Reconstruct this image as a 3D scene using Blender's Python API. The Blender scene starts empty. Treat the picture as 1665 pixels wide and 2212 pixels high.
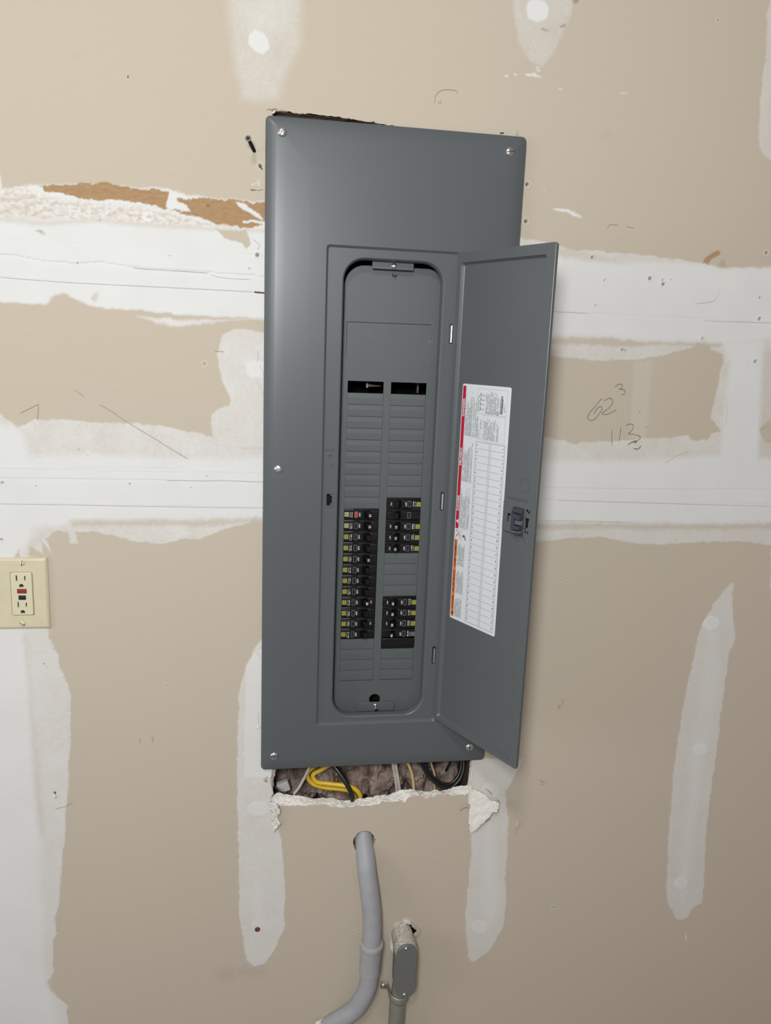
import bpy, bmesh, math, random
import numpy as np
from mathutils import Vector, Matrix
from mathutils.geometry import tessellate_polygon
random.seed(7); rng = np.random.default_rng(11)
S = bpy.context.scene
COL = S.collection

# ---------------------------------------------------------------- camera
cam_d = bpy.data.cameras.new('camera'); cam = bpy.data.objects.new('camera', cam_d); COL.objects.link(cam)
S.camera = cam
cam_d.sensor_fit = 'HORIZONTAL'; cam_d.sensor_width = 36.0
cam_d.lens = 1711.178/1665*36.0
cam_d.clip_start = 0.02
PITCH, YAW, ROLL = -.20121, -.16365, -.03896
Rm = (Matrix.Rotation(YAW, 4, 'Z') @ Matrix.Rotation(PITCH, 4, 'X') @ Matrix.Rotation(ROLL, 4, 'Y')
      @ Matrix.Rotation(math.pi/2, 4, 'X'))
cam.matrix_world = Matrix.Translation((-.20175, -1.23195, .18793)) @ Rm

# ---------------------------------------------------------------- light, world, exposure
S.view_settings.view_transform = 'Standard'; S.view_settings.look = 'None'
S.view_settings.gamma = 1.0; S.view_settings.exposure = 0.0
S.view_settings.use_curve_mapping = False
wd = bpy.data.worlds.new('world'); S.world = wd; wd.use_nodes = True
wd.node_tree.nodes['Background'].inputs[0].default_value = (1.0, .855, .775, 1)
wd.node_tree.nodes['Background'].inputs[1].default_value = 0.222

def area(name, loc, target, sx, sy, power, color):
    l = bpy.data.lights.new(name, 'AREA'); l.shape = 'RECTANGLE'; l.size = sx; l.size_y = sy
    l.energy = power; l.color = color
    o = bpy.data.objects.new(name, l); COL.objects.link(o)
    o.location = loc
    o.rotation_euler = (Vector(target)-Vector(loc)).to_track_quat('-Z', 'Y').to_euler()
    return o
lm = bpy.data.lights.new('hanging_garage_bulb', 'POINT'); lm.energy = 86; lm.shadow_soft_size = .15; lm.color = (.96, 1.0, .985)
lo_ = bpy.data.objects.new('hanging_garage_bulb', lm); COL.objects.link(lo_); lo_.location = (-.42, -1.66, .51)
area('garage_ceiling_lamp', (-.70, -2.1, 1.75), (.4, 0, -.6), .26, .20, 19.0, (1.0, .95, .88))
area('door_fill_light', (-2.7, -1.25, .15), (.3, -.1, -.1), 1.0, 1.1, 16.0, (.97, .98, 1.0))  # added fill light from the left to brighten the door, no known window

# ---------------------------------------------------------------- materials
def new_mat(name):
    m = bpy.data.materials.new(name); m.use_nodes = True
    nt = m.node_tree; b = nt.nodes['Principled BSDF']
    return m, nt, b
def mat(name, col, rough=.5, metal=0., spec=.5, noise=0., nscale=200., bump=0., bscale=400., bdist=.0004, coat=0., col2=None):
    m, nt, b = new_mat(name)
    b.inputs['Base Color'].default_value = (*col, 1); b.inputs['Roughness'].default_value = rough
    b.inputs['Metallic'].default_value = metal; b.inputs['Specular IOR Level'].default_value = spec
    b.inputs['Coat Weight'].default_value = coat; b.inputs['Coat Roughness'].default_value = .15
    tc = nt.nodes.new('ShaderNodeTexCoord')
    if noise > 0 or col2:
        n = nt.nodes.new('ShaderNodeTexNoise'); n.inputs['Scale'].default_value = nscale; n.inputs['Detail'].default_value = 5
        nt.links.new(tc.outputs['Object'], n.inputs['Vector'])
        mx = nt.nodes.new('ShaderNodeMix'); mx.data_type = 'RGBA'
        c2 = col2 if col2 else tuple(c*(1-noise) for c in col)
        mx.inputs[6].default_value = (*col, 1); mx.inputs[7].default_value = (*c2, 1)
        cr = nt.nodes.new('ShaderNodeMapRange'); cr.inputs[1].default_value = .35; cr.inputs[2].default_value = .65
        nt.links.new(n.outputs['Fac'], cr.inputs[0]); nt.links.new(cr.outputs[0], mx.inputs[0])
        nt.links.new(mx.outputs[2], b.inputs['Base Color'])
    if bump > 0:
        n2 = nt.nodes.new('ShaderNodeTexNoise'); n2.inputs['Scale'].default_value = bscale; n2.inputs['Detail'].default_value = 4
        nt.links.new(tc.outputs['Object'], n2.inputs['Vector'])
        bp = nt.nodes.new('ShaderNodeBump'); bp.inputs['Strength'].default_value = bump; bp.inputs['Distance'].default_value = bdist
        nt.links.new(n2.outputs['Fac'], bp.inputs['Height']); nt.links.new(bp.outputs[0], b.inputs['Normal'])
    return m
GRAY = (.090, .101, .110)
M = {}
M['paint'] = mat('grey_enamel', GRAY, .36, 0, .42, noise=.03, nscale=6, bump=.05, bscale=260, bdist=.0002)
M['paint_in'] = mat('grey_enamel_dead_front', (.088, .099, .105), .42, 0, .5, noise=.04, nscale=8, bump=.05, bscale=260, bdist=.0002)
M['enclosure'] = mat('dark_steel_box', (.004, .004, .004), .9, spec=.1)
M['black'] = mat('black_void_plastic', (.004, .004, .004), .7, spec=.2)
M['breaker'] = mat('black_breaker_plastic', (.0048, .0048, .0056), .38, spec=.38, bump=.1, bscale=900, bdist=.0002)
M['toggle'] = mat('black_toggle_plastic', (.0028, .0028, .0032), .36, spec=.42)
M['window'] = mat('clear_trip_window', (.016, .016, .019), .2)
M['red_window'] = mat('red_trip_flag', (.55, .05, .06), .3)
M['white_ink'] = mat('white_ink', (.62, .62, .62), .6)
M['grey_ink'] = mat('grey_ink', (.18, .18, .19), .6)
M['logo_yellow'] = mat('yellow_ink', (.40, .38, .07), .5)
M['logo_pale'] = mat('pale_yellow_ink', (.50, .50, .27), .5)
M['zinc'] = mat('zinc_plated_steel', (.72, .73, .73), .30, 1.0, bump=.25, bscale=700, bdist=.0003)
M['steel_dark'] = mat('dark_steel', (.12, .12, .125), .4, .8)
M['plastic_latch'] = mat('dark_blue_grey_plastic', (.035, .042, .058), .35)
M['sticker'] = mat('white_sticker', (.62, .65, .68), .45)
M['st_red'] = mat('red_ink', (.42, .006, .028), .45)
M['st_orange'] = mat('orange_ink', (.72, .17, .02), .45)
M['st_black'] = mat('black_ink', (.03, .03, .035), .6)
M['st_grey'] = mat('fine_print_ink', (.27, .28, .30), .6)
M['st_line'] = mat('table_line_ink', (.17, .18, .20), .6)
M['ivory'] = mat('ivory_plastic', (.60, .545, .385), .38, noise=.05, nscale=60)
M['ivory_face'] = mat('ivory_receptacle_plastic', (.61, .575, .42), .32)
M['slot'] = mat('socket_slot', (.02, .013, .008), .8)
M['btn_red'] = mat('red_button', (.26, .022, .025), .4)
M['btn_black'] = mat('black_button', (.016, .014, .018), .35)
M['pvc'] = mat('grey_pvc', (.34, .345, .375), .52, noise=.10, nscale=35, bump=.1, bscale=300)
M['pvc_cpl'] = mat('grey_pvc_coupling', (.36, .365, .38), .45, noise=.12, nscale=50)
M['lb'] = mat('grey_conduit_body', (.205, .213, .205), .5, 0, noise=.12, nscale=70, bump=.1, bscale=600)
M['lb_cover'] = mat('grey_cover_plate', (.165, .172, .172), .42, .25, noise=.08, nscale=40)
M['emt'] = mat('galvanised_conduit', (.27, .275, .24), .45, .35, noise=.12, nscale=60)
M['speckled'] = mat('mud_covered_hub', (.58, .545, .49), .9, col2=(.34, .31, .27), nscale=230, bump=.8, bscale=500, bdist=.001)
M['gypsum'] = mat('broken_gypsum', (.80, .775, .73), .95, noise=.16, nscale=260, bump=.9, bscale=420, bdist=.0016)
M['gypsum_tan'] = mat('torn_wall_paper', (.53, .44, .33), .95, noise=.2, nscale=200, bump=.6, bscale=500, bdist=.001)
M['stud'] = mat('stud_wood', (.10, .055, .035), .85, noise=.45, nscale=60, bump=.5, bscale=150)
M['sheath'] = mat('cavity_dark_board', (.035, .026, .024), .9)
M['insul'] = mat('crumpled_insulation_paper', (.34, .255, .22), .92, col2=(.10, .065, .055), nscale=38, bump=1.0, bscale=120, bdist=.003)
M['yellow'] = mat('yellow_cable_sheath', (.66, .43, .03), .42, noise=.12, nscale=90)
M['yellow_old'] = mat('aged_yellow_sheath', (.52, .42, .20), .5, noise=.15, nscale=90)
M['blackcable'] = mat('black_cable_sheath', (.012, .012, .014), .32)
M['whitecable'] = mat('white_cable_sheath', (.50, .46, .41), .5, noise=.15, nscale=90)
M['whiteplastic'] = mat('white_plastic', (.48, .47, .46), .45)
M['screw_black'] = mat('black_phosphate_screw', (.012, .010, .010), .5, .3)
M['screw_grey'] = mat('screw_head', (.10, .10, .095), .45, .6)
M['pencil'] = mat('pencil_graphite', (.16, .135, .115), .8)
M['pencil_lt'] = mat('faint_pencil_graphite', (.30, .25, .20), .85)
M['crack_shadow'] = mat('crack_and_shadow_grey', (.44, .42, .40), .9)
M['scuff'] = mat('white_scuff', (.80, .79, .77), .8)
M['scuff_grey'] = mat('grey_paint_scuff', (.30, .32, .33), .6)
M['copper'] = mat('dull_lug', (.33, .27, .22), .45, .6)

# ---------------------------------------------------------------- mesh helpers (front of everything faces -y)
class MB:
    def __init__(s): s.v = []; s.f = []; s.m = []; s.sm = []
    def add(s, vs, fs, mi=0, smooth=True):
        o = len(s.v); s.v += [tuple(p) for p in vs]
        for f in fs: s.f.append(tuple(o+i for i in f)); s.m.append(mi); s.sm.append(smooth)
    def xf(s, mtx, start=0):
        for i in range(start, len(s.v)): s.v[i] = tuple(mtx @ Vector(s.v[i]))
    def loops(s, loops, mi=0, cap0=False, cap1=True, closed=True):
        n = len(loops[0]); o = len(s.v)
        for l in loops: s.v += [tuple(p) for p in l]
        for k in range(len(loops)-1):
            for i in range(n if closed else n-1):
                j = (i+1) % n
                s.f.append((o+k*n+i, o+k*n+j, o+(k+1)*n+j, o+(k+1)*n+i)); s.m.append(mi); s.sm.append(True)
        if cap0: s.f.append(tuple(o+i for i in reversed(range(n)))); s.m.append(mi); s.sm.append(True)
        if cap1: s.f.append(tuple(o+(len(loops)-1)*n+i for i in range(n))); s.m.append(mi); s.sm.append(False)
    def holed(s, outer, holes, y, mi=0):
        polys = [[Vector((a, b, 0)) for a, b in outer]] + [[Vector((a, b, 0)) for a, b in h] for h in holes]
        tr = tessellate_polygon(polys); pts = [p for pl in polys for p in pl]
        s.add([(p.x, y, p.y) for p in pts], [tuple(t) for t in tr], mi, False)
    def build(s, name, mats, parent=None, loc=(0, 0, 0), rot=(0, 0, 0), angle=35, recalc=True, solid=0, weight=False):
        me = bpy.data.meshes.new(name); me.from_pydata(s.v, [], s.f)
        if not isinstance(mats, (list, tuple)): mats = [mats]
        for m in mats: me.materials.append(m)
        me.polygons.foreach_set('material_index', s.m); me.polygons.foreach_set('use_smooth', s.sm)
        if recalc:
            bm = bmesh.new(); bm.from_mesh(me); bmesh.ops.remove_doubles(bm, verts=bm.verts, dist=1e-6)
            bmesh.ops.recalc_face_normals(bm, faces=bm.faces); bm.to_mesh(me); bm.free()
        me.update(); keep_ = np.empty(len(me.polygons), bool); me.polygons.foreach_get('use_smooth', keep_)
        me.set_sharp_from_angle(angle=math.radians(angle)); me.polygons.foreach_set('use_smooth', keep_); me.update()
        o = bpy.data.objects.new(name, me); COL.objects.link(o)
        o.location = loc; o.rotation_euler = rot
        if parent: o.parent = parent
        if weight: wn = o.modifiers.new('normals', 'WEIGHTED_NORMAL'); wn.keep_sharp = True; wn.weight = 90
        if solid:
            md = o.modifiers.new('thickness', 'SOLIDIFY'); md.thickness = abs(solid); md.offset = 1 if solid > 0 else -1
        return o
def empty(name, loc=(0, 0, 0), label=None, cat=None, group=None, rot=(0, 0, 0)):
    o = bpy.data.objects.new(name, None); COL.objects.link(o); o.location = loc; o.rotation_euler = rot; o.empty_display_size = .02
    return tag(o, label, cat, group)
def tag(o, label=None, cat=None, group=None, kind=None):
    if label: o['label'] = label
    if cat: o['category'] = cat
    if group: o['group'] = group
    if kind: o['kind'] = kind
    return o
def rr(x0, x1, z0, z1, r, seg=5):
    pts = []
    for cx, cz, a0 in ((x1-r, z1-r, 0), (x0+r, z1-r, 90), (x0+r, z0+r, 180), (x1-r, z0+r, 270)):
        for i in range(seg+1):
            a = math.radians(a0+90*i/seg); pts.append((cx+r*math.cos(a), cz+r*math.sin(a)))
    return pts
def rri(x0, x1, z0, z1, r, ins, seg=5):
    return rr(x0+ins, x1-ins, z0+ins, z1-ins, max(r-ins, .0002), seg)
def at(l, y): return [(a, y, b) for a, b in l]
def slab(mb, x0, x1, z0, z1, yb, yf, r=.001, c=.0006, seg=3, mi=0):
    mb.loops([at(rr(x0, x1, z0, z1, r, seg), yb), at(rr(x0, x1, z0, z1, r, seg), yf+c),
              at(rri(x0, x1, z0, z1, r, c*.3, seg), yf+c*.3), at(rri(x0, x1, z0, z1, r, c, seg), yf)], mi, cap0=True)
def circ(cx, cz, r, n=24, rz=None): return [(cx+r*math.cos(2*math.pi*i/n), cz+(rz or r)*math.sin(2*math.pi*i/n)) for i in range(n)]
def tube(mb, pts, rad, n=12, mi=0, flat=1.0, caps=True, sub=6):
    P = [Vector(p) for p in pts]
    if len(P) > 2 and sub:
        Q = []
        for i in range(len(P)-1):
            a = P[max(i-1, 0)]; b = P[i]; c = P[i+1]; d = P[min(i+2, len(P)-1)]
            for k in range(sub):
                t = k/sub
                Q.append(.5*((2*b)+(-a+c)*t+(2*a-5*b+4*c-d)*t*t+(-a+3*b-3*c+d)*t**3))
        Q.append(P[-1]); R_ = [rad]*len(Q) if not hasattr(rad, '__len__') else list(np.interp(np.linspace(0, len(P)-1, len(Q)), range(len(P)), rad)); P = Q
    else: R_ = [rad]*len(P) if not hasattr(rad, '__len__') else rad
    loops = []; up = None
    for i, p in enumerate(P):
        t = (P[min(i+1, len(P)-1)]-P[max(i-1, 0)]).normalized()
        if up is None: up = t.cross(Vector((0, 1, 0)));  up = up if up.length > .05 else t.cross(Vector((1, 0, 0)))
        up = (up-t*up.dot(t)).normalized(); v = t.cross(up)
        loops.append([tuple(p+up*math.cos(2*math.pi*k/n)*R_[i]+v*math.sin(2*math.pi*k/n)*R_[i]*flat) for k in range(n)])
    mb.loops(loops, mi, cap0=caps, cap1=caps)
def ribbon(mb, pts, w, y=-.00025, mi=0, taper=True, surf=None):
    n = len(pts); L = []; R = []
    for i, p in enumerate(pts):
        a = Vector(pts[max(i-1, 0)]); b = Vector(pts[min(i+1, n-1)]); t = (b-a).normalized() if (b-a).length > 0 else Vector((1, 0))
        nn = Vector((-t.y, t.x)); ww = w*.5*(0.45 if taper and i in (0, n-1) else random.uniform(.75, 1.1))
        q = Vector(p)
        for lst, s in ((L, 1), (R, -1)):
            c = q+nn*ww*s; lst.append((c.x, (surf(c.x, c.y) if surf else 0)+y, c.y))
    mb.add(L+R, [(i, i+1, n+i+1, n+i) for i in range(n-1)], mi)
def mm(l): return [(a/1000, b/1000) for a, b in l]
def smooth_line(l, sub=5):
    P = [Vector(p) for p in l]; Q = []
    if len(P) < 3: return [tuple(P[0].lerp(P[-1], k/6)) for k in range(7)]
    for i in range(len(P)-1):
        a = P[max(i-1, 0)]; b = P[i]; c = P[i+1]; d = P[min(i+2, len(P)-1)]
        for k in range(sub):
            t = k/sub; Q.append(tuple(.5*((2*b)+(-a+c)*t+(2*a-5*b+4*c-d)*t*t+(-a+3*b-3*c+d)*t**3)))
    Q.append(tuple(P[-1])); return Q
_font_cache = {}
def text_into(mb, body, size, mtx, mi=0, bold=0., sx=1.0, align='LEFT'):
    key = (body, bold, align)
    if key not in _font_cache:
        c = bpy.data.curves.new('t', 'FONT'); c.body = body; c.size = 1.0; c.align_x = align; c.align_y = 'CENTER'
        c.offset = bold; c.resolution_u = 2
        o = bpy.data.objects.new('t', c); me = bpy.data.meshes.new_from_object(o)
        _font_cache[key] = ([tuple(v.co) for v in me.vertices], [tuple(p.vertices) for p in me.polygons])
        bpy.data.objects.remove(o); bpy.data.curves.remove(c); bpy.data.meshes.remove(me)
    vs, fs = _font_cache[key]
    mb.add([tuple(mtx @ Vector((v[0]*size*sx, v[1]*size, 0))) for v in vs], fs, mi, False)
def txm(x, z, y, ang):       # flat lettering in the x-z plane facing -y, turned by ang degrees counter-clockwise
    return Matrix.Translation((x, y, z)) @ Matrix.Rotation(math.radians(-ang), 4, 'Y') @ Matrix.Rotation(math.pi/2, 4, 'X')

# ================================================================= WALL
def vnoise(x, z, s, seed=0):
    g = np.random.default_rng(seed).random((257, 257)); u = (x/s) % 256; v = (z/s) % 256
    i = np.floor(u).astype(int); j = np.floor(v).astype(int); fu = u-i; fv = v-j
    fu = fu*fu*(3-2*fu); fv = fv*fv*(3-2*fv)
    return (g[i, j]*(1-fu)*(1-fv)+g[i+1, j]*fu*(1-fv)+g[i, j+1]*(1-fu)*fv+g[i+1, j+1]*fu*fv)
def fbm(x, z, s, o=4, seed=0):
    t = 0; a = .5
    for k in range(o): t = t+a*vnoise(x, z, s/2**k, seed+k); a *= .5
    return t/(1-.5**o)-.5
def sdist(poly, x, z):
    d = np.full(x.shape, 9.); ins = np.zeros(x.shape, bool); n = len(poly)
    for i in range(n):
        ax, az = poly[i]; bx, bz = poly[(i+1) % n]; ex, ez = bx-ax, bz-az
        wx, wz = x-ax, z-az; t = np.clip((wx*ex+wz*ez)/(ex*ex+ez*ez+1e-12), 0, 1)
        d = np.minimum(d, np.hypot(wx-ex*t, wz-ez*t))
        c = (az > z) != (bz > z)
        with np.errstate(divide='ignore', invalid='ignore'):
            ins ^= c & (x < ex*(z-az)/(ez if ez != 0 else 1e-12)+ax)
    return np.where(ins, -d, d)
STEP = .0014
gx = np.concatenate([np.linspace(-2.8, -1.1, 14)[:-1], np.arange(-1.1, -.66, .006), np.arange(-.66, .87, STEP), np.arange(.875, 1.45, .006), np.linspace(1.5, 3.0, 14)])
gz = np.concatenate([np.linspace(-2.0, -1.4, 8)[:-1], np.arange(-1.4, -1.16, .006), np.arange(-1.16, .76, STEP), np.arange(.765, 1.0, .006), np.linspace(1.05, 1.6, 8)])
NX, NZ = len(gx), len(gz)
X, Z = np.meshgrid(gx, gz, indexing='ij')
comp = np.zeros(X.shape); kraft = np.zeros(X.shape); dark = np.zeros(X.shape); rough = np.zeros(X.shape); hgt = np.zeros(X.shape)
WX = X+.0052*fbm(X, Z, .010, 4, 5)+.0022*fbm(X, Z, .0035, 2, 6)+.004*fbm(X, Z, .05, 2, 9)     # ragged outlines
WZ = Z+.0052*fbm(X, Z, .010, 4, 35)+.0022*fbm(X, Z, .0035, 2, 36)+.004*fbm(X, Z, .05, 2, 39)
FXn = fbm(X, Z, .03, 5, 60); FYn = fbm(X, Z, .006, 3, 70)
def region(poly, pad=.03):
    xs = [p[0] for p in poly]; zs = [p[1] for p in poly]
    i0, i1 = np.searchsorted(gx, (min(xs)-pad, max(xs)+pad)); j0, j1 = np.searchsorted(gz, (min(zs)-pad, max(zs)+pad))
    return slice(max(i0-1, 0), i1+1), slice(max(j0-1, 0), j1+1)
def patch(l, op=1., feather=.0012, rag=1., h=.0004, mode='add', streak=0., pad=.03):
    poly = mm(l); sl = region(poly, max(pad, feather*2)); x = X[sl]+(WX[sl]-X[sl])*rag; z = Z[sl]+(WZ[sl]-Z[sl])*rag
    sd = sdist(poly, x, z); a = np.clip(.5-sd/feather/2, 0, 1); a = a*a*(3-2*a)
    o = op*(1+streak*(FXn[sl]*1.6+FYn[sl]*.9)); o = np.clip(o, 0, 1)
    if mode == 'add': comp[sl] = comp[sl]*(1-a)+np.maximum(comp[sl], o)*a; hgt[sl] += a*h
    elif mode == 'set': comp[sl] = comp[sl]*(1-a)+o*a
    elif mode == 'sub': comp[sl] = comp[sl]*(1-a*op); hgt[sl] -= a*h
    elif mode == 'kraft': kraft[sl] = np.maximum(kraft[sl], a*op); hgt[sl] -= a*h
    elif mode == 'dark': dark[sl] = np.maximum(dark[sl], a*op); hgt[sl] -= a*h
    elif mode == 'rough': rough[sl] = np.maximum(rough[sl], a*op)
# --- upper left tape band
patch([(-555.5,385.4),(-522.5,392.5),(-504.9,392.5),(-475.9,397.5),(-441.9,401),(-376.3,399.9),(-330.6,399.2),(-306.2,395.2),(-273.9,392.4),(-228.1,392.8),(-148.1,394.2),(-145.4,218.8),(-193,225.6),(-241.3,226.8),(-295,227.1),(-354.3,231.1),(-405,230.1),(-441.5,233),(-464.6,246.1),(-475.7,251.4),(-496.3,242),(-499.2,232.9),(-563.9,234.4),(-814.7,223.9),(-800.5,369.1)], .97, .0025, h=.0006)
patch([(-804.1,333),(-557.5,349.5),(-496.6,347.1),(-434.2,355.3),(-339.1,353),(-147.5,354.2),(-147.5,351),(-339.2,347.3),(-434.4,349.7),(-496.8,341.5),(-557.8,343.4),(-804.4,330)], .5, .005, .6, 0, 'sub')
patch([(-800.7,367.3),(-555.6,383.6),(-522.6,390.1),(-498.2,379.5),(-458.3,375.4),(-370.6,372.3),(-267.6,357.3),(-147.6,359.4),(-345.5,351.3),(-434.2,353.4),(-502.5,351.7),(-803.6,337.8)], .80, .004, 1.6, 0, 'set', .55)
patch([(-800.7,367.3),(-555.6,383.6),(-522.6,390.1),(-498.2,379.5),(-458.3,375.4),(-370.6,372.3),(-267.6,357.3),(-147.6,359.4),(-345.5,351.3),(-434.2,353.4),(-502.5,351.7),(-803.6,337.8)], 1, .004, 1, 0, 'rough')
patch([(-264.3,351.8),(-254.5,349.2),(-219.4,351.9),(-213.3,331.6),(-219.3,326.1),(-226.6,332.8),(-252.5,338.4)], 1, .001, 1, .0004, 'sub')
patch([(-354.5,221.9),(-376.7,222.2),(-344.1,213.7),(-311.1,210.5),(-275,216.7),(-241.3,222.1),(-193,225.6),(-145.5,225.6),(-308.3,221.2)], .75, .003, 1.2, .0002, 'add', .3)
patch([(-504.3,391.3),(-476,396.9),(-445,400.8),(-427,401.4),(-376.3,399.3),(-330.6,394.9),(-333.6,371.6),(-362.3,375.4),(-379.9,379.8),(-423.3,380.1),(-450.1,379.6),(-461.1,384.4),(-498.6,383.8)], 1, .0010, 1.5, .0009, 'kraft')
patch([(-320.5,389.3),(-301.8,390.5),(-238.6,392.1),(-194.3,392.5),(-148.1,392.9),(-147.7,367.2),(-194.1,366.3),(-214.7,354.7),(-262.3,358.9),(-287.1,365),(-332.3,370.4),(-297.4,372.6),(-301.9,379.2),(-318,384.5)], 1, .0010, 1.5, .0009, 'kraft')
for pl in ([(-233.3,389.3),(-226.7,388.5),(-218.1,383.3),(-204.2,376.5),(-197.5,369.3),(-201.5,370.3),(-210.8,375.5),(-222.8,380.5),(-230.7,384.4)], [(-225.4,363.7),(-211.4,366.5),(-194.1,366.3),(-194.1,364.4),(-211.4,364.6),(-225.4,362.4)]):
    _s = region(mm(pl)); _d = sdist(mm(pl), WX[_s], WZ[_s]); kraft[_s] *= np.clip(_d/.0015, 0, 1)
patch([(-510.7,335.1),(-503.2,335.6),(-497.3,329.7),(-504.7,331.1)], .5, .002, 1, 0, 'dark')
patch([(-434.5,252.1),(-430,252.3),(-431.6,241.9),(-435.5,240.4),(-439.9,244.1)], .6, .002, 1, 0, 'sub')
# --- right blob beside the cover and middle band, left
patch([(-145.2,206.5),(-194.3,205.9),(-214.1,209.2),(-238.6,210.2),(-252.9,200.1),(-260.4,175.5),(-259.8,155.8),(-255.8,138.8),(-248.3,118.3),(-243.5,103.8),(-245.6,95.4),(-262.1,90.1),(-269.7,80.8),(-271.9,63.2),(-268.5,47.7),(-255.4,37.4),(-227.5,32.9),(-142.5,33.8)], .68, .0018, .8, .0003, 'add', .30)
patch([(-220.8,162.6),(-208.5,165.8),(-194,163.6),(-191.7,140.9),(-210.4,138.9),(-220.1,146.1)], 1, .0025, .5, .0003, 'add')
patch([(-829.7,71.2),(-572.6,77.2),(-566,70.6),(-554.9,63.5),(-549.5,55.5),(-543.5,60.3),(-527.1,68.2),(-496.7,70.3),(-409.7,64.9),(-349.6,63.5),(-300.8,54.8),(-288.4,55.1),(-265.7,45),(-227.5,32.2),(-142.5,32.3),(-140.8,-78.8),(-192.2,-79.1),(-205.1,-75.4),(-213,-87.4),(-238,-91.9),(-289.8,-110.6),(-315.1,-111.3),(-350.2,-120.2),(-395,-114.3),(-428.8,-104.1),(-475.2,-99.1),(-471.3,-120.1),(-483.4,-118.7),(-483.3,-100.6),(-501.4,-100.6),(-516.5,-112.2),(-511.5,-133.9),(-523.9,-112.9),(-522.1,-133.1),(-535.1,-125.9),(-542.2,-122.3),(-543.6,-137.4),(-532.2,-148.4),(-851.1,-147)], .66, .0018, 1, .0004, 'add', .38)
patch([(-831.3,54.9),(-573.5,61),(-549.5,55.5),(-539.5,38.6),(-534.9,14.7),(-445.7,16.9),(-351.8,14.3),(-255.4,14.5),(-142.3,21.5),(-140.8,-78.8),(-241.5,-80),(-381.1,-80.7),(-477.3,-83.3),(-496.4,-94.1),(-523.3,-101.4),(-551,-126.6),(-558.7,-148.3),(-851.1,-147)], .97, .008, .6, .0005, 'add')
patch([(-481.3,-83.3),(-381.1,-81.4),(-241.5,-80.8),(-204.4,-77.6),(-204.4,-84.3),(-255.7,-89.7),(-381.3,-90.1),(-476.3,-91.2)], .65, .004, 1, 0, 'sub')
patch([(-544.2,-123),(-537.5,-94.2),(-516.1,-87),(-504.5,-96.3),(-517,-108.6),(-522.7,-117.2),(-536.2,-121.5)], .25, .006, 1, 0, 'sub')
patch([(-566.5,-146.1),(-563.2,-133.8),(-557.6,-127.3),(-557,-140.3),(-559.9,-146.1)], .9, .002, 1, 0, 'sub')
# --- lower left vertical band
patch([(-859,-228.3),(-519.9,-233.6),(-521.1,-259.2),(-518.9,-271.4),(-507.7,-298.4),(-505.8,-319.3),(-493.5,-357),(-491.8,-384.6),(-495.4,-441.1),(-500.8,-505.1),(-508.3,-586.9),(-515.4,-653.5),(-526.7,-748.3),(-533.4,-769),(-530.2,-796.9),(-538.2,-810.5),(-539.3,-871),(-551.6,-895.4),(-545.5,-909.9),(-519.5,-938.7),(-516.9,-1188.7),(-947.1,-1127.4)], .72, .0016, .9, .0004, 'add', .22)
patch([(-859,-228.3),(-556.3,-233),(-554.9,-270.7),(-550.3,-315.7),(-549.8,-392),(-551,-518.8),(-550,-651.1),(-550.1,-779),(-552.2,-858.8),(-549.6,-901.1),(-539,-934.7),(-541.9,-1185.2),(-947.1,-1127.4)], .97, .010, .5, .0004, 'add')
patch([(-554,-266.9),(-552,-308.8),(-550.6,-394.3),(-548.1,-458.1),(-545.5,-523.2),(-542.3,-606.6),(-548,-606.3),(-550.5,-523),(-551.6,-457.9),(-551.9,-362.9),(-553.3,-308.8)], .55, .010, 1, 0, 'sub')
# --- strip left of the panel foot
patch([(-186.3,-275.1),(-194.4,-280.5),(-206.2,-296.2),(-219.5,-327),(-229.1,-372),(-232,-423.5),(-231.9,-536),(-229.4,-674),(-227.7,-795.6),(-222.9,-832.2),(-216.3,-877),(-200.1,-893.7),(-183.8,-889.6),(-165.4,-860.1),(-151.2,-820),(-150.4,-750.5),(-156.5,-643.4),(-164.6,-625.2),(-173.5,-600.9),(-175.5,-556.3),(-133.5,-545.7),(-137.7,-276.1)], .70, .0016, .9, .0005, 'add', .20)
patch([(-203.2,-296.2),(-216.5,-327.1),(-219.9,-424),(-220.4,-523.8),(-164.9,-526.7),(-167.4,-297.1)], .93, .002, .5, .0003, 'add')
patch([(-179.9,-584.7),(-182.1,-592),(-188.4,-597),(-197,-598.5),(-205.5,-596),(-211.8,-590.2),(-214.1,-582.7),(-211.9,-575.4),(-205.7,-570.4),(-197.1,-568.9),(-188.6,-571.4),(-182.2,-577.2)], .86, .002, .6, .0004, 'add')
patch([(-185.2,-811.4),(-186.7,-817.8),(-190.8,-822.1),(-196.4,-823.4),(-202.1,-821.1),(-206.2,-816),(-207.7,-809.4),(-206.2,-803),(-202.2,-798.6),(-196.6,-797.4),(-190.9,-799.6),(-186.8,-804.7)], .86, .006, .6, .0003, 'add')
patch([(-201,-718.3),(-194.7,-718.8),(-187.5,-829.8),(-192.2,-848.2),(-203.7,-809.7)], .85, .010, 1, 0, 'add')
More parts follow.
